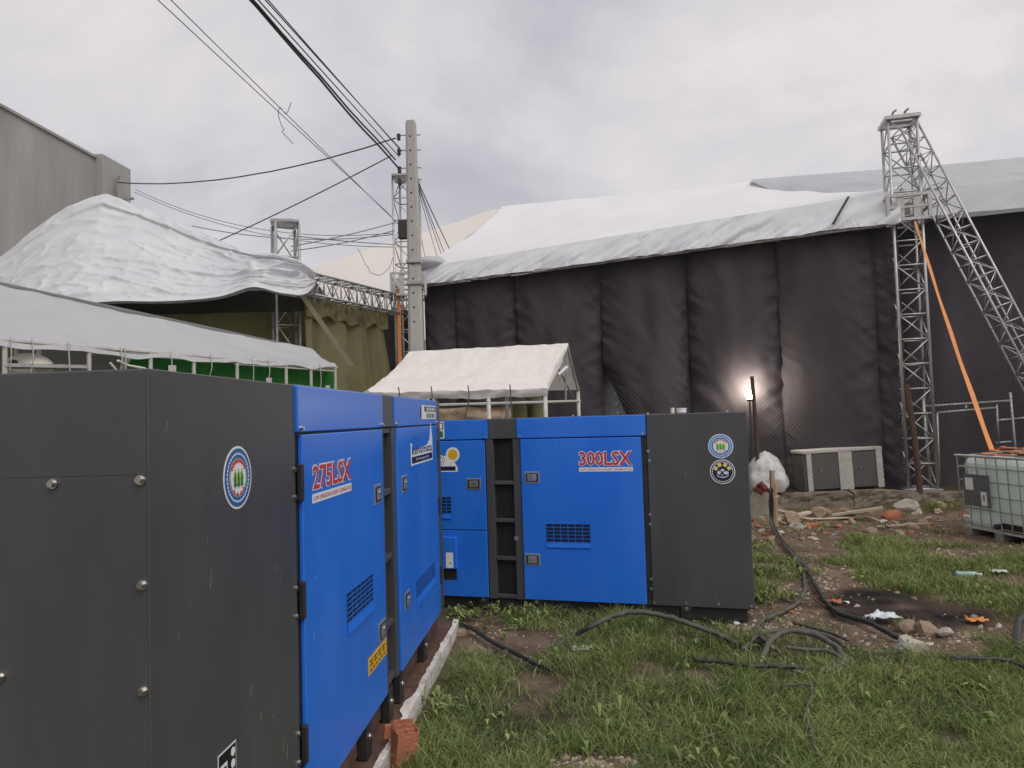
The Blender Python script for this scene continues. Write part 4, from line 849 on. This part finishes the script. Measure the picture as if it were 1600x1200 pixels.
def fpost(px0,py0,px1,py1,r,mt='rusty_post'):
    a=at(px0,py0,fy-.06); b3=at(px1,py1,fy-.1); b3.z=min(b3.z,.33); MB().tube(curve_pts([a,a.lerp(b3,.5)+Vector((.02,0,0)),b3],5),r*.9,6,r).build('post',mt,FN)
fpost(1175,588,1186,790,.034); fpost(1416,600,1438,772,.05); fpost(1700,600,1712,760,.045); 
# lit lamp behind the fence post
lpos=at(1171,619,13.75); s,_=along(1171,619)
LP=thing('work_lamp','lit work lamp glaring behind a rusty fence post against the black drapes','lamp',(lpos.x,lpos.y,.25))
lathe([(.02,-.10),(.05,-.09),(.05,-.05)],lpos,14).build('socket','case_dark',LP,smooth=True)
lathe([(.045,-.049),(.07,0),(.06,.05),(.03,.08),(.005,.085)],lpos,14).build('bulb','lamp_lit',LP,smooth=True)
MB().tube([Vector((lpos.x,lpos.y,.25)),lpos+Vector((0,0,-.10))],.016,8).build('stand','case_dark',LP)
for k in range(3):
    a=k*2.1; MB().tube([Vector((lpos.x,lpos.y,.6)),Vector((lpos.x+.3*math.cos(a),lpos.y+.3*math.sin(a),g1(lpos.x,lpos.y)))],.012,6).build('leg','case_dark',LP)
pl_=bpy.data.lights.new('lamp_light','POINT'); pl_.energy=38; pl_.color=(1,.90,.74); pl_.shadow_soft_size=.09
plo=bpy.data.objects.new('lamp_light',pl_); C.objects.link(plo); plo.parent=LP; plo.location=(0,-.0,lpos.z-.25+.16)

# white framed cabinet behind the fence
k0_=at(1262,768,12.95);k1_=at(1384,760,12.95); kt=at(1250,705,12.95); kt2=at(1378,697,12.95); zb_=.3
CB=thing('cabinet','dark cabinet with white frame and two doors behind the fence','cabinet',(k0_.x,12.95,zb_))
wd=1.42; x0=kt.x+.02; mmc=Matrix.Translation(Vector((x0,12.95,zb_)))@Matrix.Rotation(R_(-2),4,'Y')
hh=kt.z-zb_
MB().box(.05,wd-.02,.02,.5,.02,hh-.06,.004,mmc).build('carcass','cabinet_grey',CB)
MB().box(.03,wd+.02,-.016,.52,hh-.055,hh-.005,.004,mmc).build('top','white_trim',CB)
for (a,b3) in ((.10,.19),(.66,.90),(wd-.10,wd+.01)): MB().box(a,b3,-.012,.019,0,hh-.056,.004,mmc).build('frame_stile','white_trim',CB)
for (a,b3) in ((.20,.65),(.91,wd-.11)): 
    d_=MB().box(a,b3,-.002,.019,.03,hh-.07,.003,mmc).build('door','cabinet_grey',CB); MB().tube([mmc@Vector((lerp(a,b3,.3),-.002,hh*.5)),mmc@Vector((lerp(a,b3,.3),-.03,hh*.5))],.014,8).build('knob','latch_metal',d_)
# scaffold frame
SF=thing('scaffold_frame','grey scaffold frame standing behind the fence next to the truss tower','scaffold',(at(1500,700,12.9).x,12.9,.27))
sA=at(1442,620,12.75);sB=at(1578,613,13.0)
def post2(p,mt='galv',r=.024): MB().tube([p,Vector((p.x+.05,p.y,.27))],r,8).build('upright',mt,SF,smooth=True)
post2(sA); post2(sB)
def rail(a,ya,b3,yb,r=.02): MB().tube([at(*a,ya),at(*b3,yb)],r,8).build('rail','galv',SF,smooth=True)
rail((1444,635),12.75,(1579,626),13.0); rail((1464,645),12.78,(1557,637),12.97); rail((1509,633),12.87,(1509,641),12.87); rail((1464,645),12.78,(1468,757),12.78); rail((1557,632),12.97,(1560,692),12.97)
rail((1556,657),12.97,(1580,655),13); rail((1556,692),12.97,(1580,690),13); rail((1580,655),13,(1680,645),13.2)
# ------------------------------------------------------------------ IBC tank
ib0=Vector((6.12,10.15,0)); ib1=Vector((6.27,8.98,0)); idir=(ib1-ib0).normalized(); inrm=Vector((-idir.y,idir.x,0)); 
if inrm.x<0: inrm=-inrm
Lb=1.2; Wb=1.0; zb0=g1(6.3,9.5)-.01
IB=thing('water_tank','translucent caged water tank tilted slightly on its pallet beside the rubble','tank',(6.2,9.5,zb0))
tilt=Matrix.Rotation(R_(2.2),4,idir)
def ib(s,w,z): q=tilt@(Vector((0,0,z))+inrm*(w-.5)); return ib0+idir*s+inrm*.5+q+Vector((0,0,zb0+.03))
def ibbox(name,s0,s1,w0,w1,z0,z1,mt,b=.0,parent=None):
    bm=MB().box(s0,s1,w0,w1,z0,z1,b); bm.v=[ib(p.x,p.y,p.z) for p in bm.v]; return bm.build(name,mt,parent or IB)
tk=ibbox('tank_body',.03,Lb-.03,.03,Wb-.03,.14,1.04,'tank_plastic',.06)
ibbox('fill_cap',.52,.72,.4,.6,1.04,1.09,'case_dark',.01,tk)
for (s0,s1) in ((.0,.14),(.53,.67),(1.06,1.2)): ibbox('pallet_foot',s0,s1,0,Wb,-.0,.10,'galv',.005)
ibbox('pallet_deck',0,Lb,0,Wb,.10,.135,'white_trim',.005)
ibbox('pallet_void',.66,1.18,-.004,.2,.14,.24,'recess_black',.004)
for z in (.16,.38,.56,.75,.93,1.07):
    pts=[ib(s,w,z) for s,w in ((0,0),(Lb,0),(Lb,Wb),(0,Wb),(0,0))]; MB().tube(pts,.0095,6).build('cage_ring','galv',IB)
for k in range(8):
    s=k*Lb/7
    for w in (-.012,Wb+.012): MB().tube([ib(s,w,.13),ib(s,w,1.075)],.0085,6).build('cage_bar','galv',IB)
for k in range(1,6):
    for s in (-.012,Lb+.012): MB().tube([ib(s,k*Wb/6,.13),ib(s,k*Wb/6,1.075)],.0085,6).build('cage_bar','galv',IB)
for w in (.3,.7): MB().tube([ib(0,w,1.075),ib(Lb,w,1.075)],.0095,6).build('cage_top_bar','galv',IB)
plt=ibbox('name_plate',.10,.56,-.03,-.024,.42,.84,'plate_grey')
ibbox('paper_label',.14,.28,-.032,-.030,.63,.79,'white_print',0,plt); ibbox('paper_label',.40,.50,-.032,-.030,.44,.62,'white_print',0,plt); ibbox('paper_mark',.43,.47,-.0335,-.032,.50,.58,'grey_print',0,plt)
ibbox('lid_rim',-.03,Lb+.03,-.03,.02,1.075,1.095,'white_trim',.003)
va=MB().tube([ib(.62,.02,.19),ib(.62,-.05,.19)],.035,12).build('valve','case_dark',IB); 
# orange strap + coil
st0=at(1430,346,12.45); st1=at(1550,703,10.05); st1.z=max(st1.z,ib(.1,.2,1.1).z)
dv=(st1-st0)
MB().sheet(lambda u,v:st0.lerp(st1,v)+Vector(((u-.5)*lerp(.05,.085,v),.02*(u-.5)+.01*math.sin(v*22)*u,-.10*math.sin(math.pi*v))),1,30).solo('ratchet_strap','orange_web','orange ratchet strap hanging from the tower sleeve down to the water tank','strap',smooth=True,base=st1)
mb=MB()
for k in range(5):
    pts=[ib(.25+.55*t_/12+.05*nz(k,t_*.5),.20+.07*k+.09*math.sin(t_/12*math.pi)*(1 if k%2 else -1),1.105+.016*k+.012*nz(t_*.6,k)) for t_ in range(13)]
    for a,b3 in zip(pts[:-1],pts[1:]): mb.bar(a,b3,.06,.008)
mb.add([],[]); mb.solo('strap_coil','orange_web','folded orange strap heaped on top of the water tank','strap')

# ------------------------------------------------------------------ bag, stakes, rubble, litter
def rock_mesh(seed,mt,sub=2,sq=(1,1,.6),rough=.35):
    bm=bmesh.new(); bmesh.ops.create_icosphere(bm,subdivisions=sub,radius=1)
    rd=random.Random(seed); planes=[(Vector((rd.gauss(0,1),rd.gauss(0,1),rd.gauss(0,1))).normalized(),rd.uniform(.5,.85)) for _ in range(9)]
    for v in bm.verts:
        for n_,d_ in planes:
            k=v.co.dot(n_)-d_
            if k>0: v.co-=n_*k
        v.co*=1+rough*.35*noise.noise(v.co*1.7+Vector((seed,0,0))); v.co=Vector((v.co.x*sq[0],v.co.y*sq[1],v.co.z*sq[2]))
    me=bpy.data.meshes.new('stone'); bm.to_mesh(me); bm.free(); me.materials.append(M[mt]); return me
RK=[rock_mesh(i,mt,2,sq) for i,(mt,sq) in enumerate((('stone_pale',(1,.8,.55)),('stone_brown',(1,.7,.5)),('brick_red',(1,.6,.45)),('stone_brown',(.8,.8,.6)),('stone_pale',(1,.6,.4)),('brick_red',(.8,.7,.5)),('litter_white',(1,.7,.3))))]
def stone(p,s,k,label,group=None,name='stone'):
    o=bpy.data.objects.new(name,RK[k]); C.objects.link(o); o.location=p; o.scale=(s,s,s); o.rotation_euler=(random.uniform(-.3,.3),random.uniform(-.3,.3),random.uniform(0,6.3)); return tag(o,label,'stone',group)
for (px,py,s,k,lb) in ((745,1025,.13,1,'brown angular stone on bare soil in the corner between the generators'),(722,992,.09,1,'flat buff stone beside the plinth end'),(668,1055,.11,0,'pale stone leaning on the plinth edge'),
    (1418,1016,.17,0,'flat pale stone at the near rim of the burnt patch'),(1448,990,.14,3,'rounded brown stone in the burnt patch'),(1478,992,.13,4,'pale flat stone beside the burnt patch ashes'),(1418,985,.13,3,'brown stone between the cable and the ashes'),
    (1240,815,.30,1,'large tan slab of rubble at the foot of the low wall'),(1415,792,.20,0,'cream stone lying high on the rubble below the fence'),(1395,812,.26,2,'reddish broken brick lump in the rubble below the fence'),(1320,806,.22,1,'buff rubble lump beside the pale planks'),(1280,803,.2,3,'low brown rubble lump against the wall')):
    p=G(px,py); stone(p+Vector((0,0,s*.1)),s,k,lb)
for i in range(190):
    if i<140: x=random.uniform(2.6,7.2); y=random.uniform(10.0,12.1)
    else: x,y=random.choice(DIRT)[:2]; x+=random.gauss(0,.4); y+=random.gauss(0,.3)
    if i>=140 and (x<.2 or y<4): x,y=2.9+random.gauss(0,.3),8+random.gauss(0,.6)
    s=random.uniform(.025,.13) if i<140 else random.uniform(.015,.05)
    k=random.choice([0,1,1,2,3,3,4,5,6])
    near='in the rubble below the low wall' if i<140 else 'scattered on the bare soil'
    kind={0:'pale stone',1:'brown stone',2:'red brick fragment',3:'brown stone',4:'pale stone',5:'red brick fragment',6:'white rubble chip'}[k]
    stone(Vector((x,y,g1(x,y)+s*.12)),s,k,f'small {kind} {near}',f'{kind}s {near}','brick_fragment' if 'brick' in kind else 'stone')
# tiny pebbles and chips as uncountable stuff
for cnt,mt_,lb_,nm_ in ((1900,'stone_brown','small brown gravel chips strewn over the bare soil','gravel'),(900,'stone_pale','tiny pale rubble chips sprinkled over the bare soil','rubble_chips')):
    mb=MB()
    for i in range(cnt):
        cx_,cy_,rx,ry=random.choice(DIRT); x=cx_+random.gauss(0,.6)*rx; y=cy_+random.gauss(0,.6)*ry
        if y>12.2 or y<3.6 or x<-.4: continue
        if float(cover(BURN,x,y,11))>.15 and random.random()<.9: continue
        s_=random.uniform(.006,.024) if random.random()<.9 else random.uniform(.02,.045); z=g1(x,y); a=random.uniform(0,6.28)
        mb.add([Vector((x+s_*math.cos(a+k*1.57)*random.uniform(.5,1.4),y+s_*math.sin(a+k*1.57)*random.uniform(.5,1.2),z-.004)) for k in range(4)]+[Vector((x+random.uniform(-.5,.5)*s_,y+random.uniform(-.4,.4)*s_,z+s_*random.uniform(.25,.6))) for k in range(2)],[(0,1,4),(1,2,5,4),(2,3,5),(3,0,4,5)])
    o=mb.solo(nm_,mt_,lb_,'gravel'); o['kind']='stuff'
# hollow red brick standing on the plinth edge
bp_=G(628,1195); BR=thing('hollow_brick','broken red hollow clay brick upright in the grass by the plinth','brick',bp_)
mmb=Matrix.Translation(bp_+Vector((0,0,-.02)))@Matrix.Rotation(.5,4,'Z')@Matrix.Rotation(.12,4,'Y')
mb=MB()
for k in range(4): mb.box(-.055+.0,.055,-.05+k*.03,-.043+k*.03,0,.19+.012*k,.001,mmb)
for k in range(3): mb.box(-.055+.051*k-.0,-.055+.051*k+.008,-.043,.04,0,.185+.01*k,.001,mmb)
mb.build('brick_body','brick_red',BR)
MB().box(-.052,.052,-.042,.039,.0,.10,0,mmb).build('mortar_fill','stone_brown',BR)
MB().box(-.09,.03,.055,.075,.13,.20,.004,mmb).build('brick_shard','brick_red',BR)
# planks
for (a,b3,w,h,lb) in (((1210,818),(1265,806),.11,.03,'short tan board tilted at the foot of the wooden stake'),((1300,810),(1380,799),.10,.035,'thick pale plank lying against the rubble'),((1215,805),(1270,818),.05,.02,'thin split board near the wooden stake'),((1370,828),(1450,824),.04,.015,'thin lath on the ground below the rubble')):
    p=G(*a,.05);q=G(*b3,.06); MB().bar(p,q,w,h).solo('plank','plank_pale',lb,'plank')
pts=curve_pts([G(1213,806,.10),G(1260,815,.05),G(1330,813,.04),G(1360,814,.05),G(1392,826,.02)],8)
MB().tube(pts,.018,6).solo('bent_pole','plank_pale','long thin bent pale pole lying in front of the rubble','pole',smooth=True)
sp=G(1209,832); sq=at(1206,735,sp.y); SK=thing('wooden_stake','split wooden stake upright in the soil, carrying two cables','stake',sp)
MB().bar(sp+Vector((0,0,-.05)),sq,.075,.05).build('stake','wood',SK); MB().bar(sp.lerp(sq,.1)+Vector((.04,-.03,0)),sp.lerp(sq,.78)+Vector((.035,-.03,0)),.03,.03).build('splinter','wood',SK)
MB().tube([sp.lerp(sq,.55)+Vector((-.07,0,.0)),sp.lerp(sq,.56)+Vector((.08,-.04,.02))],.02,6).build('binding','bag_plastic',SK)
# bag
bc=at(1195,760,12.6); 
def bag(u,v):
    a=u*2*math.pi; th=v; prof=[(.0,0.),(.30,.0),(.36,.10),(.36,.25),(.30,.42),(.20,.56),(.07,.66),(.0,.69)]; k=th*(len(prof)-1); i=min(int(k),len(prof)-2); r_=lerp(prof[i][0],prof[i+1][0],k-i); z=lerp(prof[i][1],prof[i+1][1],k-i)
    f=1+.20*nz(math.cos(a)*2,math.sin(a)*2,z*4)+.10*nz(math.cos(a)*6,math.sin(a)*6,z*8); return Vector((bc.x+r_*f*math.cos(a),12.52+.75*r_*f*math.sin(a),.37+z*(1+.06*nz(a,2))))
MB().sheet(bag,48,28).solo('plastic_bag','bag_plastic','bulging white plastic bag slumped on the low wall behind the 300LSX generator','bag',smooth=True)
for (px,py,s,mt,lb,nm,ct) in ((1192,765,.13,'dark_red','dark red crumpled bundle below the white plastic bag','crumpled_bundle','bundle'),(1181,800,.16,'stone_brown','brown earth heap beside the generator end by the stake','earth_heap','heap')):
    p=at(px,py,11.95); o=bpy.data.objects.new(nm,rock_mesh(len(nm),mt,3,(1,.8,.8),1.2)); C.objects.link(o); o.location=Vector((p.x,p.y,p.z)); o.scale=(s,s,s*1.2); tag(o,lb,ct)
    if p.z-s>.05: o.location.z=max(p.z,.0)
# heap carrying the bundle
def heap(u,v):
    a=u*2*math.pi; r_=v; c_=at(1188,800,11.95); h=.46*(1-v)**1.1; x=c_.x+.55*r_*math.cos(a); y=11.95+.35*r_*math.sin(a); return Vector((x,y,g1(x,y)-.02+h*(1+.3*nz(x*5,y*5))))
MB().sheet(heap,30,12).solo('rubbish_heap','old_concrete','heap of soil and rubbish under the white plastic bag','heap',smooth=False)
# litter
bp2=G(1512,903,.035); BT=thing('plastic_bottle','crushed teal plastic bottle lying in the grass','bottle',bp2)
def rotx(prof,c,n=14):
    mb=lathe(prof,Vector((0,0,0)),n); R3=Matrix.Rotation(R_(90),3,'Y')@Matrix.Rotation(.2,3,'X'); mb.v=[c+R3@p for p in mb.v]; return mb
rotx([(.03,-.11),(.034,-.10),(.031,-.04),(.034,0),(.030,.04),(.033,.07),(.013,.10),(.013,.115)],bp2).build('body','bottle_teal',BT,smooth=True)
rotx([(.015,.115),(.015,.13)],bp2).build('cap','litter_white',BT)
lp_=G(1382,975,.03)
MB().sheet(lambda u,v:lp_+Vector(((u-.5)*.24,(v-.5)*.16+.03*nz(u*3,v*3),.05+.05*nz(u*4,v*4,3)-.05*abs(u-.5))),10,8).solo('litter_sheet','litter_white','crumpled pale blue-white plastic scrap lying on the burnt patch','litter',smooth=True,solid=.004)
for (px,py,mt,lb) in ((1526,975,'orange_web','small orange scrap at the edge of the burnt patch'),(1560,897,'litter_white','white crumpled scrap in the grass beyond the bottle'),(910,1020,'litter_white','pale flat scrap in the grass between the generators'),(1300,905+40,'brick_red','rusty crumpled scrap next to the cable')):
    p=G(px,py,.015); MB().sheet(lambda u,v:p+Vector(((u-.5)*.15,(v-.5)*.09,.02+.03*nz(u*4+px,v*4))),8,6).solo('litter_scrap',mt,lb,'litter',smooth=True,solid=.004)
mb=MB()
for i in range(9):
    a=G(1300+random.uniform(-18,18),945+random.uniform(-10,12),.02); b3=a+Vector((random.uniform(-.15,.15),random.uniform(-.12,.12),random.uniform(0,.06))); mb.bar(a,b3,.014,.01)
mb.solo('kindling','rust_steel','small heap of reddish wood splinters beside the thick cable','kindling')

# ------------------------------------------------------------------ cables on the ground
def cable(pp,r,mt,label,group=None,n=10):
    pts=[]
    for q in pp:
        if isinstance(q,Vector): pts.append(q)
        else: pts.append(G(q[0],q[1],r*.7+(q[2] if len(q)>2 else .012)+.012))
    MB().tube([q_+Vector((.010*nz(i_*.35,r*900),.010*nz(i_*.35,r*700,3),.006*nz(i_*.5,r*500,7))) for i_,q_ in enumerate(curve_pts(pts,n))],r*.8,8).solo('cable',mt,label,'cable',group,smooth=True,base=pts[0])
cable([at(1206,762,sp.y-.06),at(1208,810,sp.y-.05),(1212,838,.06),(1240,872),(1262,900,.03),(1284,938),(1310,965),(1360,985,.03),(1395,1002),(1425,1012)],.026,'cable_black','thick black cable running from the wooden stake past the burnt patch')
cable([at(1203,765,sp.y-.05),at(1204,812,sp.y-.04),(1216,846,.04),(1248,885),(1258,920),(1250,945),(1225,962),(1195,975),(1183,990),(1195,1010)],.020,'cable_grey','grey cable dropping from the stake and curling behind the coil')
cable([(870,1018),(892,1003,.01),at(925,978,5.62),at(960,962,5.66),at(995,956,5.66),at(1045,964,5.6),at(1095,981,5.5),(1130,1003),(1165,1022)],.024,'cable_grey','grey cable arching over the grass in front of the 300LSX generator')
cable([(1165,1022),(1180,1008,.03),(1210,998,.03),(1262,998,.03),(1300,1005),(1320,1018)],.022,'cable_grey','cable strand forming the upper loop of the coil in the grass')
cable([(1190,1045),(1205,1022,.06),(1235,1012,.09),(1280,1018,.08),(1310,1030,.04),(1318,1045),(1290,1058),(1240,1060)],.026,'cable_grey','thick cable strand forming the raised middle loop of the coil')
cable([(1230,1028,.05),(1260,1032,.05),(1295,1034,.05),(1322,1042)],.018,'cable_grey','thin cable strand tucked inside the coil in the grass')
cable([(1185,990),(1190,1008,.03),(1203,1018,.03),(1220,1030)],.02,'cable_grey','short cable strand crossing the side of the coil')
cable([(1086,1048,.05),(1130,1052,.05),(1180,1058,.05),(1240,1060,.05),(1300,1062,.03)],.018,'cable_black','dark cable lying straight in the grass in front of the coil')
cable([(1240,980),(1265,990,.03),(1300,998,.02),(1325,1008)],.016,'cable_grey','slender cable end trailing off behind the coil')
cable([(1478,1046,.06),(1520,1049,.06),(1560,1050,.06),(1590,1055,.05),(1640,1075,.04)],.017,'cable_black','black cable lying in the grass, leading out beyond the burnt patch')
cable([(1592,1030,.02),(1590,1010,.05),(1597,990,.08),(1625,970,.05)],.035,'cable_black','thick black hose end curling at the edge of the lawn')
cable([(702,980,.03),(735,992,.03),(770,1015,.03),(800,1030,.03),(830,1046,.03),(865,1056,.01)],.020,'cable_black','black cable snaking out of the corner between the generators')
cable([(1222,1092,.06),(1262,1093,.07),(1270,1105,.07),(1264,1125,.06),(1266,1160,.06),(1280,1200,.04)],.009,'cable_grey','thin grey hose bent at a right angle in the near grass')

# ------------------------------------------------------------------ grass
def grass(nb,dens,name,mt,label,hmin,hmax,wid,seed,xr=(-.75,10.0),yr=(3.1,12.1),dry=False):
    r=np.random.default_rng(seed); X=r.uniform(*xr,nb); Y=yr[0]+(yr[1]-yr[0])*r.random(nb)**1.55
    keep=(X<.74*Y+2.3)&(X>-.80+.075*(Y-1.8)+.05)
    # not inside the far generator or left plinth
    c_,s_=math.cos(RA),math.sin(RA); lx=(X-RX)*c_-(Y-RY)*s_; ly=(X-RX)*s_+(Y-RY)*c_
    keep&=~((lx<.02)&(ly>.10)); 
    D_=dirt(X,Y); clump=fbm(X,Y,3.1,21); prob=np.clip(1.02-1.12*D_,0.015,1)*np.clip(.35+1.5*(clump-.22),.12,1.); 
    thin=cover(THIN,X,Y,15); prob*=1-.72*thin; prob*=np.where(cover(BURN,X,Y,11)>.3,.0,1)
    keep&=r.random(nb)<prob*dens; X,Y,cl=X[keep],Y[keep],clump[keep]; D_=np.maximum(D_,thin*.5)[keep]; n=len(X)
    h=(hmin+(hmax-hmin)*r.random(n)**1.3)*(.55+.9*cl)*np.where(D_>.35,.6,1); far=np.clip(Y/5,1,2.0)
    tall=vn(X,Y,1.2,31); h*=.75+.6*tall
    w=wid*(.7+.7*r.random(n))*far; a=r.uniform(0,2*np.pi,n)+2.2*(vn(X,Y,1.7,41)-.5); lean=r.uniform(.35,1.35,n); dx,dy_=np.cos(a),np.sin(a); b_=r.uniform(0,2*np.pi,n); px_,py_=np.cos(b_),np.sin(b_)
    Z=gh(X,Y)-.008
    V=np.zeros((n,7,3)); 
    for k,(t_,ww) in enumerate(((0,1.),(.4,.85),(.75,.55))):
        out=h*lean*(t_**1.9); up=h*(t_-.42*lean*t_**2.6)
        cx_=X+dx*out; cy_=Y+dy_*out; cz=Z+np.maximum(up,0.0)
        V[:,2*k]=np.stack([cx_-px_*w*ww/2,cy_-py_*w*ww/2,cz],-1); V[:,2*k+1]=np.stack([cx_+px_*w*ww/2,cy_+py_*w*ww/2,cz],-1)
    out=h*lean*1.08; V[:,6]=np.stack([X+dx*out,Y+dy_*out,Z+h*np.maximum(1-.55*lean,.12)],-1)
    base=(np.arange(n)*7)[:,None]; q=np.concatenate([base+np.array([0,1,3,2]),base+np.array([2,3,5,4])],1).reshape(-1,4); tr=base+np.array([4,5,6])
    me=bpy.data.meshes.new(name); nv=n*7; me.vertices.add(nv); me.vertices.foreach_set('co',V.reshape(-1).astype(np.float32))
    loops=np.concatenate([q.reshape(-1),tr.reshape(-1)]); me.loops.add(len(loops)); me.loops.foreach_set('vertex_index',loops.astype(np.int32))
    st=np.concatenate([np.arange(len(q))*4,len(q)*4+np.arange(len(tr))*3]); me.polygons.add(len(st)); me.polygons.foreach_set('loop_start',st.astype(np.int32))
    me.update(calc_edges=True); me.validate(); me.materials.append(M[mt]); o=bpy.data.objects.new(name,me); C.objects.link(o); o['kind']='stuff'; return tag(o,label,'grass')
grass(640000,1.0,'grass','grass_blade','short tangled green grass growing around the generators',.05,.168,.0046,3)
grass(32000,.8,'dry_grass','dry_blade','dry straw-coloured stalks lying among the green grass',.05,.17,.0038,5)

def weeds():
    r=random.Random(12); mb=MB(); spots=[]
    for (px,py,sp,n) in ((740,968,.25,26),(790,975,.3,22),(1195,900,.15,24),(1195,940,.15,20),(1200,860,.2,16),(670,1110,.2,16),(1450,1090,.5,18),(900,1130,.6,20),(1250,1150,.6,16),(1290,830,.5,22),(1560,930,.5,20),(1040,1010,.5,16)):
        c=G(px,py)
        for _ in range(n): spots.append((c.x+r.gauss(0,sp),c.y+r.gauss(0,sp*.7)))
    for x,y in spots:
        if y<3.3: continue
        z=g1(x,y)
        for k in range(r.randint(4,8)):
            a=r.uniform(0,6.28); L=r.uniform(.04,.10); w=L*r.uniform(.22,.38); h=r.uniform(.02,.10); d=Vector((math.cos(a),math.sin(a),0)); p=Vector((-d.y,d.x,0)); b0=Vector((x,y,z+h*.4))
            m_=b0+d*L*.5+Vector((0,0,h*.7)); t_=b0+d*L+Vector((0,0,h*.45))
            mb.add([b0-p*w*.15,b0+p*w*.15,m_+p*w*.5,t_,m_-p*w*.5],[(0,1,2,4),(4,2,3)])
    o=mb.solo('weeds','grass_blade','broad-leaved weeds sprouting among the grass','weeds'); o['kind']='stuff'
weeds()
